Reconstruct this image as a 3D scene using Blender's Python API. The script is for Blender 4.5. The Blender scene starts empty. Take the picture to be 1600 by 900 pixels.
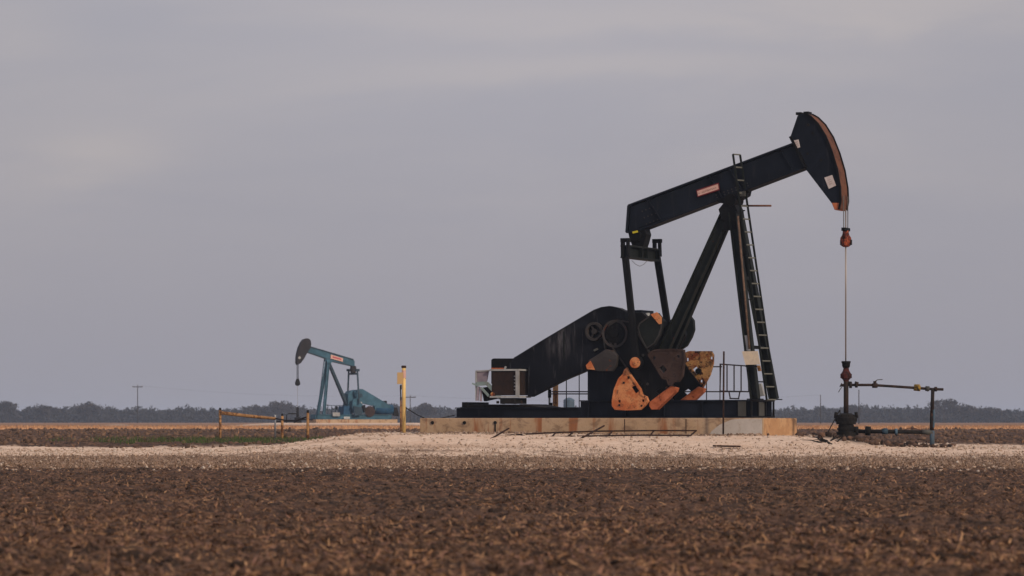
import bpy, bmesh, math, random
import numpy as np
from mathutils import Vector, Matrix, Euler

random.seed(7)
RNG = np.random.default_rng(11)
R = math.radians
C = bpy.context.scene.collection
sc = bpy.context.scene

# ------------------------------------------------------------------ camera
F = 5000.0          # focal length in photograph pixels (photograph 1600 wide)
HX, HY = 800.0, 658.0   # horizon row of the photograph
CZ = 1.1
cam = bpy.data.cameras.new('camera')
cam.sensor_width = 36.0
cam.lens = 36.0 * F / 1600.0
cam.shift_y = (HY - 450.0) / 1600.0
cam.clip_start = 0.5
cam.clip_end = 20000
cam.dof.use_dof = True
cam.dof.focus_distance = 97.5
cam.dof.aperture_fstop = 3.2
co = bpy.data.objects.new('camera', cam)
co.location = (0, 0, CZ)
co.rotation_euler = (R(90), 0, 0)
C.objects.link(co)
sc.camera = co

# ------------------------------------------------------------------ light
SUN_EL, SUN_AZ = 24.0, 142.0     # azimuth measured clockwise from +Y (the view direction)
sd = Vector((math.sin(R(SUN_AZ)) * math.cos(R(SUN_EL)), math.cos(R(SUN_AZ)) * math.cos(R(SUN_EL)), math.sin(R(SUN_EL))))
sun = bpy.data.lights.new('sun', 'SUN')
sun.energy = 2.5
sun.angle = R(4)
sun.color = (1.0, 0.82, 0.62)
so = bpy.data.objects.new('sun', sun)
so.rotation_euler = sd.to_track_quat('Z', 'Y').to_euler()
C.objects.link(so)

w = bpy.data.worlds.new('World')
sc.world = w
w.use_nodes = True
nt = w.node_tree
nt.nodes.clear()
N, L = nt.nodes, nt.links
out = N.new('ShaderNodeOutputWorld')
bg = N.new('ShaderNodeBackground')
bg.inputs['Strength'].default_value = 0.1
L.new(bg.outputs[0], out.inputs[0])
sky = N.new('ShaderNodeTexSky')
sky.sky_type = 'NISHITA'
sky.sun_disc = False
sky.sun_elevation = R(SUN_EL)
sky.sun_rotation = R(SUN_AZ)
sky.air_density = 1.5
sky.dust_density = 3.0
tc = N.new('ShaderNodeTexCoord')
sep = N.new('ShaderNodeSeparateXYZ')
L.new(tc.outputs['Generated'], sep.inputs[0])


def wmath(op, a, b=None, clamp=False):
    n = N.new('ShaderNodeMath'); n.operation = op; n.use_clamp = clamp
    for i, v in enumerate((a, b)):
        if v is None: continue
        if isinstance(v, (int, float)): n.inputs[i].default_value = v
        else: L.new(v, n.inputs[i])
    return n.outputs[0]


def wnoise(scale, sx, sy, sz, detail=4, rough=0.5, dist=0.0, off=(0, 0, 0)):
    mp = N.new('ShaderNodeMapping')
    mp.inputs['Scale'].default_value = (sx, sy, sz)
    mp.inputs['Location'].default_value = off
    L.new(tc.outputs['Generated'], mp.inputs['Vector'])
    n = N.new('ShaderNodeTexNoise')
    n.inputs['Scale'].default_value = scale
    n.inputs['Detail'].default_value = detail
    n.inputs['Roughness'].default_value = rough
    n.inputs['Distortion'].default_value = dist
    L.new(mp.outputs[0], n.inputs['Vector'])
    return n.outputs['Fac']


n1 = wnoise(6.0, 1.0, 1.0, 4.2, 5, 0.55, 0.35, (3.1, 0.4, 1.3))
n2 = wnoise(16.0, 1.0, 1.0, 4.5, 4, 0.5, 0.2, (0.6, 2.0, 5.2))
cl = wmath('ADD', wmath('MULTIPLY', n1, 0.8), wmath('MULTIPLY', n2, 0.2))
mr = N.new('ShaderNodeMapRange')
mr.inputs['From Min'].default_value = 0.36
mr.inputs['From Max'].default_value = 0.68
mr.interpolation_type = 'SMOOTHSTEP'
L.new(cl, mr.inputs['Value'])
# clouds thin towards the horizon, where the deck is even
hz = N.new('ShaderNodeMapRange')
hz.inputs['From Min'].default_value = 0.02
hz.inputs['From Max'].default_value = 0.085
L.new(sep.outputs['Z'], hz.inputs['Value'])
fac = wmath('MULTIPLY', wmath('MULTIPLY', mr.outputs[0], hz.outputs[0]), 0.45)


def bank(cx, cz, rx, rz, amp):
    """a soft bank of thinner cloud round one direction, its edge broken by the cloud noise"""
    dx = wmath('DIVIDE', wmath('SUBTRACT', sep.outputs['X'], cx), rx)
    dz = wmath('DIVIDE', wmath('ADD', wmath('SUBTRACT', sep.outputs['Z'], cz), wmath('MULTIPLY', wmath('SUBTRACT', n1, 0.5), 0.05)), rz)
    r2 = wmath('ADD', wmath('MULTIPLY', dx, dx), wmath('MULTIPLY', dz, dz))
    return wmath('MULTIPLY', wmath('POWER', 2.718, wmath('MULTIPLY', r2, -1.0)), amp)


front = wmath('GREATER_THAN', sep.outputs['Y'], 0.0)
for b_ in ((.030, .107, .085, .0075, .62), (-.128, .083, .024, .010, .70), (.125, .130, .07, .010, .55), (.02, .128, .12, .006, .3),
           (-.155, .118, .02, .010, .35), (.10, .085, .05, .010, .2)):
    fac = wmath('ADD', fac, wmath('MULTIPLY', bank(*b_), front), True)
mixc = N.new('ShaderNodeMix'); mixc.data_type = 'RGBA'
mixc.inputs['A'].default_value = (0.345, 0.335, 0.384, 1)      # deck
mixc.inputs['B'].default_value = (0.425, 0.392, 0.408, 1)      # thinner, brighter cloud
L.new(fac, mixc.inputs['Factor'])
zz = wmath('MAXIMUM', sep.outputs['Z'], 0.0)
lift = wmath('ADD', wmath('MULTIPLY', zz, 0.75), 1.0)
lift = wmath('ADD', lift, wmath('MULTIPLY', bank(.0, .125, .13, .06, .10), front))
lift = wmath('SUBTRACT', lift, .04)
k10 = wmath('MULTIPLY', lift, 10.0)
vs = N.new('ShaderNodeVectorMath'); vs.operation = 'SCALE'
L.new(mixc.outputs['Result'], vs.inputs[0]); L.new(k10, vs.inputs['Scale'])
mix2 = N.new('ShaderNodeMix'); mix2.data_type = 'RGBA'
mix2.inputs['Factor'].default_value = 0.94
L.new(sky.outputs[0], mix2.inputs['A'])
L.new(vs.outputs[0], mix2.inputs['B'])
L.new(mix2.outputs['Result'], bg.inputs['Color'])

sc.view_settings.view_transform = 'Standard'
sc.view_settings.look = 'None'
sc.view_settings.exposure = 0.0
sc.view_settings.gamma = 1.0
sc.view_settings.use_curve_mapping = False
sc.render.engine = 'CYCLES'
sc.cycles.max_bounces = 6
sc.cycles.volume_bounces = 1


# ------------------------------------------------------------------ helpers
def lin(r, g, b):
    f = lambda c: (c / 255 / 12.92) if c / 255 <= 0.04045 else ((c / 255 + 0.055) / 1.055) ** 2.4
    return (f(r), f(g), f(b), 1)


def smooth(a, b, x):
    t = np.clip((x - a) / (b - a), 0, 1)
    return t * t * (3 - 2 * t)


def hash2(ix, iy, seed):
    h = (ix.astype(np.int64) * 374761393 + iy.astype(np.int64) * 668265263 + seed * 974634777) & 0xffffffff
    h = ((h ^ (h >> 13)) * 1274126177) & 0xffffffff
    h = h ^ (h >> 16)
    return (h & 0xffffff) / float(0xffffff)


def vnoise(x, y, s, seed=0):
    x = np.asarray(x, float) / s; y = np.asarray(y, float) / s
    ca, sa = math.cos(0.6 + seed), math.sin(0.6 + seed)
    x, y = x * ca - y * sa, x * sa + y * ca
    x0 = np.floor(x); y0 = np.floor(y)
    fx = x - x0; fy = y - y0
    fx = fx * fx * (3 - 2 * fx); fy = fy * fy * (3 - 2 * fy)
    a = hash2(x0, y0, seed); b = hash2(x0 + 1, y0, seed)
    c = hash2(x0, y0 + 1, seed); d = hash2(x0 + 1, y0 + 1, seed)
    return (a * (1 - fx) + b * fx) * (1 - fy) + (c * (1 - fx) + d * fx) * fy


def terrain(x, y):
    """large shape of the land, metres"""
    x = np.asarray(x, float); y = np.asarray(y, float)
    z = np.interp(y, [-100, 60, 80, 88, 105, 120, 150, 230, 300, 400, 1300, 5000],
                  [0, 0, .02, .08, .1, .24, .4, .46, .56, .55, .5, .5])
    mx = np.interp(x, [-10.5, -8, -6.3, -5, -3, 8.3, 9.4, 10.6, 13, 18, 30, 60],
                   [0, .1, .38, .56, .6, .56, .46, .27, .2, .1, .05, 0])
    fy = smooth(87.5, 95.5, y) * (1 - smooth(108, 120, y))
    z = z + mx * fy
    z = z + 0.05 * (vnoise(x, y, 3.0, 5) - .5) * smooth(86, 92, y) * (1 - smooth(115, 130, y))
    # raised pad under the far pumpjack and a dirt heap far left
    z = z + 0.36 * smooth(-30, -23, x) * (1 - smooth(-10, -7, x)) * smooth(304, 314, y) * (1 - smooth(336, 346, y))
    z = z + 0.62 * np.exp(-((x + 38.5) / 1.7) ** 2 - ((y - 310) / 2.5) ** 2)
    return z


def T(x, y):
    return float(terrain(np.array([x]), np.array([y]))[0])


def at(px, py, d):
    """world point at depth d seen at pixel (px,py) of the photograph"""
    return Vector(((px - HX) / F * d, d, CZ - (py - HY) / F * d))


def on_ground(px, d):
    x = (px - HX) / F * d
    return Vector((x, d, T(x, d)))


def march(px, py, d0=60, d1=400):
    d = d0
    while d < d1:
        p = at(px, py, d)
        if p.z <= T(p.x, p.y): return p
        d += 0.1
    return at(px, py, d1)


class Frame:
    """local frame of a machine: local X along its skid, Y across, Z up"""
    def __init__(s, px, d, phi, z):
        s.o = Vector(((px - HX) / F * d, d, z)); s.phi = R(phi)
        s.c, s.s = math.cos(s.phi), math.sin(s.phi)

    def p(s, px, py, Y):
        k = (px - HX) / F
        X = (k * (s.o.y + Y * s.c) - s.o.x + Y * s.s) / (s.c - k * s.s)
        wy = s.o.y + X * s.s + Y * s.c
        return Vector((X, Y, CZ - (py - HY) / F * wy - s.o.z))

    def xz(s, pts, Y):
        return [(q.x, q.z) for q in (s.p(a, b, Y) for a, b in pts)]

    def world(s, v):
        return Vector((s.o.x + v[0] * s.c - v[1] * s.s, s.o.y + v[0] * s.s + v[1] * s.c, s.o.z + v[2]))


class MB:
    def __init__(s): s.bm = bmesh.new()

    def box(s, a, b):
        x0, y0, z0 = [min(a[i], b[i]) for i in range(3)]
        x1, y1, z1 = [max(a[i], b[i]) for i in range(3)]
        return s.prism([(x0, z0), (x1, z0), (x1, z1), (x0, z1)], y0, y1)

    def prism(s, poly, y0, y1):
        """polygon in XZ extruded along Y"""
        bm = s.bm
        ar = sum(poly[i][0] * poly[(i + 1) % len(poly)][1] - poly[(i + 1) % len(poly)][0] * poly[i][1] for i in range(len(poly)))
        if ar < 0: poly = poly[::-1]
        if y0 > y1: y0, y1 = y1, y0
        A = [bm.verts.new((x, y0, z)) for x, z in poly]
        B = [bm.verts.new((x, y1, z)) for x, z in poly]
        n = len(poly)
        bm.faces.new(A); bm.faces.new(B[::-1])
        for i in range(n):
            j = (i + 1) % n
            bm.faces.new((A[j], A[i], B[i], B[j]))
        return s

    def plate_holes(s, poly, holes, y0, y1):
        """prism whose front and back faces are pierced by holes"""
        bm = s.bm
        for (yy, flip) in ((y0, False), (y1, True)):
            loops = []
            edges = []
            for lp in [poly] + holes:
                vs_ = [bm.verts.new((x, yy, z)) for x, z in lp]
                loops.append(vs_)
                for i in range(len(vs_)):
                    edges.append(bm.edges.new((vs_[i], vs_[(i + 1) % len(vs_)])))
            bmesh.ops.triangle_fill(bm, use_beauty=True, use_dissolve=False, edges=edges)
            if flip: l2 = loops
            else: l1 = loops
        for a, b in zip(l1, l2):
            n = len(a)
            for i in range(n):
                bm.faces.new((a[i], a[(i + 1) % n], b[(i + 1) % n], b[i]))
        bmesh.ops.recalc_face_normals(bm, faces=bm.faces[:])
        return s

    def bar(s, p0, p1, w_, h_, up=(0, 0, 1)):
        """rectangular bar from p0 to p1"""
        p0, p1 = Vector(p0), Vector(p1)
        d = (p1 - p0).normalized(); u = Vector(up)
        if abs(d.dot(u)) > .98: u = Vector((1, 0, 0))
        a = d.cross(u).normalized(); b = a.cross(d).normalized()
        vs_ = []
        for p in (p0, p1):
            for sa, sb in ((-1, -1), (1, -1), (1, 1), (-1, 1)):
                vs_.append(s.bm.verts.new(p + a * sa * w_ / 2 + b * sb * h_ / 2))
        f = s.bm.faces.new
        f(vs_[3::-1]); f(vs_[4:])
        for i in range(4):
            j = (i + 1) % 4
            f((vs_[i], vs_[j], vs_[4 + j], vs_[4 + i]))
        return s

    def ibar(s, p0, p1, w_, h_, t=.03, up=(0, 0, 1)):
        """I section: web and two flanges"""
        p0, p1 = Vector(p0), Vector(p1)
        d = (p1 - p0).normalized(); u = Vector(up)
        if abs(d.dot(u)) > .98: u = Vector((1, 0, 0))
        a = d.cross(u).normalized(); b = a.cross(d).normalized()
        s.bar(p0, p1, t, h_ - 2 * t - .004, up)
        o = b * (h_ / 2 - t / 2)
        s.bar(p0 + o, p1 + o, w_, t, up); s.bar(p0 - o, p1 - o, w_, t, up)
        return s

    def tube(s, pts, r, n=10, cap=True):
        pts = [Vector(p) for p in pts]
        rs = r if isinstance(r, (list, tuple)) else [r] * len(pts)
        rings = []
        for i, p in enumerate(pts):
            d = (pts[min(i + 1, len(pts) - 1)] - pts[max(i - 1, 0)]).normalized()
            u = Vector((0, 0, 1)) if abs(d.z) < .95 else Vector((1, 0, 0))
            a = d.cross(u).normalized(); b = a.cross(d)
            rings.append([s.bm.verts.new(p + (a * math.cos(t) + b * math.sin(t)) * rs[i])
                          for t in (2 * math.pi * k / n for k in range(n))])
        for A, B in zip(rings, rings[1:]):
            for k in range(n):
                f = s.bm.faces.new((A[k], A[(k + 1) % n], B[(k + 1) % n], B[k])); f.smooth = n > 6
        if cap:
            s.bm.faces.new(rings[0][::-1]); s.bm.faces.new(rings[-1])
        return s

    def lathe(s, base, prof, n=20):
        """(radius, height) profile turned about Z through base"""
        base = Vector(base)
        rings = [[s.bm.verts.new(base + Vector((r * math.cos(2 * math.pi * k / n), r * math.sin(2 * math.pi * k / n), z)))
                  for k in range(n)] for r, z in prof]
        for A, B in zip(rings, rings[1:]):
            for k in range(n):
                s.bm.faces.new((A[k], A[(k + 1) % n], B[(k + 1) % n], B[k]))
        s.bm.faces.new(rings[0][::-1]); s.bm.faces.new(rings[-1])
        return s

    def disc(s, c, r, y0, y1, n=24):
        return s.prism([(c[0] + r * math.cos(2 * math.pi * k / n), c[1] + r * math.sin(2 * math.pi * k / n)) for k in range(n)], y0, y1)

    def ring(s, c, r0, r1, y0, y1, n=28):
        f = lambda r: [(c[0] + r * math.cos(2 * math.pi * k / n), c[1] + r * math.sin(2 * math.pi * k / n)) for k in range(n)]
        return s.plate_holes(f(r1), [f(r0)], y0, y1)

    def split(s, name, m, parent=None, bevel=0.0):
        """every loose piece becomes an object of its own"""
        bm = s.bm; bm.verts.ensure_lookup_table(); seen = set(); out_ = []
        for v in bm.verts:
            if v in seen: continue
            st_ = [v]; isl = []
            seen.add(v)
            while st_:
                a = st_.pop(); isl.append(a)
                for e in a.link_edges:
                    b = e.other_vert(a)
                    if b not in seen: seen.add(b); st_.append(b)
            fs = {f for a in isl for f in a.link_faces}
            n_ = MB(); mp = {a: n_.bm.verts.new(a.co) for a in isl}
            for f in fs:
                nf = n_.bm.faces.new([mp[a] for a in f.verts]); nf.smooth = f.smooth
            out_.append(n_.build(name, m, parent, bevel))
        bm.free()
        return out_

    def build(s, name, m, parent=None, bevel=0.0, label=None):
        me = bpy.data.meshes.new(name)
        bmesh.ops.recalc_face_normals(s.bm, faces=s.bm.faces[:])
        s.bm.to_mesh(me); s.bm.free()
        me.materials.append(m)
        o = bpy.data.objects.new(name, me)
        C.objects.link(o)
        if parent: o.parent = parent
        if bevel:
            b = o.modifiers.new('bevel', 'BEVEL'); b.width = bevel; b.segments = 2; b.limit_method = 'ANGLE'
        if label: o['label'] = label
        return o


def thing(name, label, cat, loc=(0, 0, 0), rz=0.0, group=None):
    o = bpy.data.objects.new(name, None)
    C.objects.link(o)
    o.location = loc; o.rotation_euler = (0, 0, rz)
    o['label'] = label; o['category'] = cat
    if group: o['group'] = group
    return o


def thing_part(name, parent):
    o = bpy.data.objects.new(name, None); C.objects.link(o); o.parent = parent
    return o


def npmesh(name, V, faces, m, smooth_=False, attrs=None, kind=None, label=None):
    """V (n,3), faces (m,k) numpy"""
    me = bpy.data.meshes.new(name)
    V = np.ascontiguousarray(V, dtype=np.float32); Fc = np.ascontiguousarray(faces, dtype=np.int32)
    k = Fc.shape[1]
    me.vertices.add(len(V)); me.vertices.foreach_set('co', V.ravel())
    me.loops.add(Fc.size); me.loops.foreach_set('vertex_index', Fc.ravel())
    me.polygons.add(len(Fc))
    me.polygons.foreach_set('loop_start', np.arange(0, Fc.size, k, dtype=np.int32))
    if smooth_: me.polygons.foreach_set('use_smooth', np.ones(len(Fc), dtype=bool))
    me.update(calc_edges=True)
    for an, (dom, arr) in (attrs or {}).items():
        a = me.attributes.new(an, 'FLOAT', dom)
        a.data.foreach_set('value', np.ascontiguousarray(arr, dtype=np.float32))
    me.materials.append(m)
    o = bpy.data.objects.new(name, me); C.objects.link(o)
    if kind: o['kind'] = kind
    if label: o['label'] = label
    return o


# ------------------------------------------------------------------ materials
class Mat:
    def __init__(s, name, rough=.8, metal=0.0, spec=.3):
        s.m = bpy.data.materials.new(name); s.m.use_nodes = True
        s.t = s.m.node_tree; s.N = s.t.nodes; s.L = s.t.links
        s.b = s.N['Principled BSDF']
        s.b.inputs['Roughness'].default_value = rough
        s.b.inputs['Metallic'].default_value = metal
        s.b.inputs['Specular IOR Level'].default_value = spec
        s.co = s.N.new('ShaderNodeTexCoord').outputs['Object']

    def vec(s, sx, sy, sz):
        n = s.N.new('ShaderNodeMapping'); n.inputs['Scale'].default_value = (sx, sy, sz)
        s.L.new(s.co, n.inputs[0]); return n.outputs[0]

    def noise(s, scale, detail=4, rough=.55, dist=0., vec=None):
        n = s.N.new('ShaderNodeTexNoise')
        n.inputs['Scale'].default_value = scale; n.inputs['Detail'].default_value = detail
        n.inputs['Roughness'].default_value = rough; n.inputs['Distortion'].default_value = dist
        s.L.new(vec or s.co, n.inputs['Vector']); return n.outputs['Fac']

    def ramp(s, f, a, b):
        n = s.N.new('ShaderNodeMapRange'); n.inputs['From Min'].default_value = a; n.inputs['From Max'].default_value = b
        n.interpolation_type = 'SMOOTHSTEP'
        s.L.new(f, n.inputs['Value']); return n.outputs[0]

    def mix(s, f, a, b):
        n = s.N.new('ShaderNodeMix'); n.data_type = 'RGBA'
        for v, k in ((f, 'Factor'), (a, 'A'), (b, 'B')):
            if isinstance(v, (int, float)): n.inputs[k].default_value = v
            elif isinstance(v, tuple): n.inputs[k].default_value = v if len(v) == 4 else v + (1,)
            else: s.L.new(v, n.inputs[k])
        return n.outputs['Result']

    def math(s, op, a, b=0.0):
        n = s.N.new('ShaderNodeMath'); n.operation = op
        for i, v in enumerate((a, b)):
            if isinstance(v, (int, float)): n.inputs[i].default_value = v
            else: s.L.new(v, n.inputs[i])
        return n.outputs[0]

    def attr(s, name):
        n = s.N.new('ShaderNodeAttribute'); n.attribute_name = name; return n.outputs['Fac']

    def col(s, c): s.L.new(c, s.b.inputs['Base Color']) if not isinstance(c, tuple) else s.b.inputs['Base Color'].__setattr__('default_value', c if len(c) == 4 else c + (1,)); return s

    def bump(s, f, strength=.3, dist=.02):
        n = s.N.new('ShaderNodeBump'); n.inputs['Strength'].default_value = strength; n.inputs['Distance'].default_value = dist
        s.L.new(f, n.inputs['Height']); s.L.new(n.outputs[0], s.b.inputs['Normal']); return s


def painted(name, c, rust=(.10, .03, .012), amount=.62, rough=.6, dirt=(.05, .04, .032), streak=.5, s0=.56):
    """old enamel with dust, run-off streaks and rust spots"""
    k = Mat(name, rough, 0, .12)
    a = k.noise(1.3, 5, .6)
    base = k.mix(k.ramp(a, .35, .75), c, tuple(v * 1.6 + .0015 for v in c))
    st = k.noise(3.0, 4, .6, .3, k.vec(2.6, 2.6, .35))
    base = k.mix(k.math('MULTIPLY', k.ramp(st, s0, s0 + .16), streak), base, dirt)
    f2 = k.noise(.9, 6, .7, .8)
    base = k.mix(k.math('MULTIPLY', k.ramp(f2, .5, .72), .55), base, tuple(v * 2.4 + .002 for v in c))  # faded sheen of the enamel painted in as lighter blotches
    r = k.noise(4.5, 7, .68, .4)
    base = k.mix(k.ramp(r, amount, amount + .06), base, rust)
    k.col(base)
    k.bump(k.noise(30, 3), .15, .01)
    return k.m


def rusty(name, c1, c2, c3, s=4.0, t1=(.42, .58), t2=(.58, .66)):
    k = Mat(name, .85, 0, .2)
    a = k.noise(s, 6, .65, .5); b = k.noise(s * 2.1, 6, .7, .3)
    x = k.mix(k.ramp(a, *t1), c1, c2)
    x = k.mix(k.ramp(b, *t2), x, c3)
    e = k.noise(s * 5, 5, .75, .6)
    x = k.mix(k.math('MULTIPLY', k.ramp(e, .56, .66), .7), x, c3)
    x = k.mix(k.math('MULTIPLY', k.ramp(e, .30, .38), -.0), x, c1)
    g_ = k.noise(s * .6, 4, .6, .4)
    x = k.mix(k.math('MULTIPLY', k.ramp(g_, .5, .7), .3), x, tuple(min(.8, v * 1.35) for v in c1))
    k.col(x); k.bump(b, .4, .02)
    return k.m


m_navy = painted('dark_navy_paint', (.0042, .0062, .0115), amount=.67, dirt=(.026, .026, .030))
m_guard = painted('streaked_navy_paint', (.0032, .0040, .0070), amount=.70, dirt=(.055, .055, .062), streak=.85, s0=.58)
def _stain():
    k = Mat.__new__(Mat); k.m = m_guard; k.t = k.m.node_tree; k.N = k.t.nodes; k.L = k.t.links; k.b = k.N['Principled BSDF']
    k.co = k.N.new('ShaderNodeTexCoord').outputs['Object']
    src = k.b.inputs['Base Color'].links[0].from_socket
    sp_ = k.N.new('ShaderNodeSeparateXYZ'); k.L.new(k.co, sp_.inputs[0])
    q_ = MF.p(874, 534, -1.0)
    dx = k.math('DIVIDE', k.math('SUBTRACT', sp_.outputs['X'], q_.x), .38); dz = k.math('DIVIDE', k.math('SUBTRACT', sp_.outputs['Z'], q_.z), .55)
    r2 = k.math('ADD', k.math('MULTIPLY', dx, dx), k.math('MULTIPLY', dz, dz))
    g_ = k.math('POWER', 2.718, k.math('MULTIPLY', r2, -1.0))
    n_ = k.ramp(k.noise(3.2, 4, .6, .2, k.vec(2.4, 2.4, .4)), .40, .65)
    k.L.new(k.mix(k.math('MULTIPLY', g_, n_), src, (.075, .072, .080)), k.b.inputs['Base Color'])
STAIN = _stain
m_black = painted('black_greasy_paint', (.0028, .0028, .0034), amount=.70, dirt=(.022, .02, .018))
m_legs = painted('weathered_dark_green_paint', (.0075, .0095, .009), amount=.66, dirt=(.035, .032, .026))
m_grey = painted('dusty_grey_steel', (.045, .045, .042), amount=.66)
m_orange = rusty('flaking_orange_paint', (.54, .225, .095), (.42, .12, .042), (.13, .045, .022), 2.6, (.42, .58), (.56, .64))
m_rung = Mat('worn_rung_steel', .6).col((.12, .12, .105)).m
m_detail = painted('dusty_dark_casting', (.030, .027, .027), amount=.60)
m_reddk = rusty('dark_red_paint', (.065, .014, .011), (.022, .009, .009), (.012, .008, .009), 6.0)
m_tanpipe = rusty('tan_conduit', (.16, .10, .07), (.09, .06, .045), (.05, .025, .018), 5.0)
m_orange2 = rusty('rusted_orange_yellow_paint', (.50, .27, .11), (.24, .06, .024), (.04, .014, .01), 2.8, (.42, .58), (.51, .56))
m_brown = rusty('dark_brown_paint', (.034, .020, .017), (.050, .030, .025), (.012, .009, .009), 2.0)
m_red = rusty('red_lead_paint', (.34, .075, .03), (.15, .028, .016), (.02, .010, .01), 6.5, (.42, .55), (.5, .56))
m_track = rusty('rusted_head_track', (.135, .056, .033), (.085, .036, .024), (.035, .015, .012), 2.2)
m_tip = rusty('orange_red_tip_paint', (.44, .135, .06), (.32, .085, .035), (.12, .03, .015), 3.0)
m_white = painted('chalky_white_paint', (.24, .245, .25), amount=.62, dirt=(.2, .16, .12))
m_pale = painted('pale_green_grey_paint', (.17, .22, .22), amount=.60, dirt=(.15, .12, .09))
m_pink = painted('faded_pinkish_panel', (.20, .17, .20), amount=.68)
m_radiator = rusty('brown_radiator_core', (.016, .010, .009), (.026, .014, .011), (.008, .005, .004), 3.0)
m_yellow = painted('faded_yellow_paint', (.55, .38, .15), rust=(.16, .06, .025), amount=.60, dirt=(.30, .17, .07))
m_yel_old = painted('rusty_yellow_pipe_paint', (.27, .145, .06), rust=(.12, .05, .022), amount=.50, dirt=(.10, .06, .04))
m_yvalve = painted('yellow_valve_paint', (.22, .14, .025), rust=(.03, .02, .01), amount=.52)
m_pipe = rusty('dark_rusty_pipe', (.012, .011, .012), (.030, .018, .014), (.07, .03, .016), 3.0)
m_oil = rusty('oil_caked_iron', (.005, .0045, .0045), (.012, .010, .009), (.022, .018, .012), 4.0)
m_blue = painted('teal_blue_paint', (.030, .080, .118), amount=.70, dirt=(.05, .07, .08))
m_blue2 = painted('blue_engine_paint', (.014, .054, .110), amount=.70, dirt=(.04, .06, .07))
m_bluedk = painted('dull_slate_blue_paint', (.022, .040, .058), amount=.66, dirt=(.03, .035, .04))
m_headdk = painted('brown_black_head_paint', (.016, .014, .016), amount=.70)
m_bluepipe = painted('blue_pipe_paint', (.045, .075, .105), amount=.60)
m_rod = Mat('polished_rod_steel', .45, .6, .4).col((.30, .25, .21)).m
m_cable = Mat('bridle_wire', .6, .3, .3).col((.12, .115, .11)).m
m_rebar = rusty('rusty_rebar', (.020, .012, .010), (.045, .020, .012), (.012, .009, .009), 6.0)
m_rail = Mat('dark_rail_paint', .7).col((.028, .022, .024)).m
m_signbeige = rusty('sun_bleached_sign_face', (.60, .50, .38), (.55, .47, .38), (.48, .38, .28), 5.0)
m_signback = Mat('tan_sign_face', .7).col((.46, .30, .14)).m
m_decal = rusty('pinkish_white_decal', (.60, .38, .33), (.55, .34, .29), (.42, .22, .19), 9.0)
m_decalred = Mat('red_decal_border', .6).col((.14, .010, .016)).m
m_ink = Mat('faded_brown_lettering', .8).col((.20, .11, .09)).m
m_decalwhite = rusty('worn_white_sticker', (.55, .50, .49), (.50, .42, .42), (.40, .28, .26), 12.0)
m_hi = Mat('yellow_tag_paint', .6).col((.50, .42, .02)).m


def concrete_mat():
    k = Mat('rust_stained_concrete', .92, 0, .2)
    a = k.noise(1.2, 6, .6); b = k.noise(14, 4, .6)
    c = k.mix(k.ramp(a, .35, .7), (.40, .27, .165), (.46, .33, .22))
    st = k.noise(1.0, 4, .6, .4, k.vec(2.1, 2.1, .22))
    c = k.mix(k.math('MULTIPLY', k.ramp(st, .52, .64), .9), c, (.27, .095, .035))
    d = k.noise(2.4, 5, .65, .6, k.vec(1, 1, 1.3))
    c = k.mix(k.math('MULTIPLY', k.ramp(d, .50, .66), .65), c, (.16, .095, .06))
    c = k.mix(k.math('MULTIPLY', k.ramp(b, .5, .7), .25), c, (.22, .15, .10))
    k.col(c); k.bump(b, .35, .01)
    return k.m


m_conc = concrete_mat()
m_concpale = rusty('pale_patched_concrete', (.50, .45, .41), (.44, .39, .35), (.38, .31, .25), 1.5, (.35, .75), (.6, .8))
m_sunlit_rust_end = rusty('sunlit_ochre_concrete_end', (.50, .30, .16), (.40, .22, .11), (.28, .15, .08), 1.3)  # rust-stained end face, the low sun's warmth also put into its colour


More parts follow.
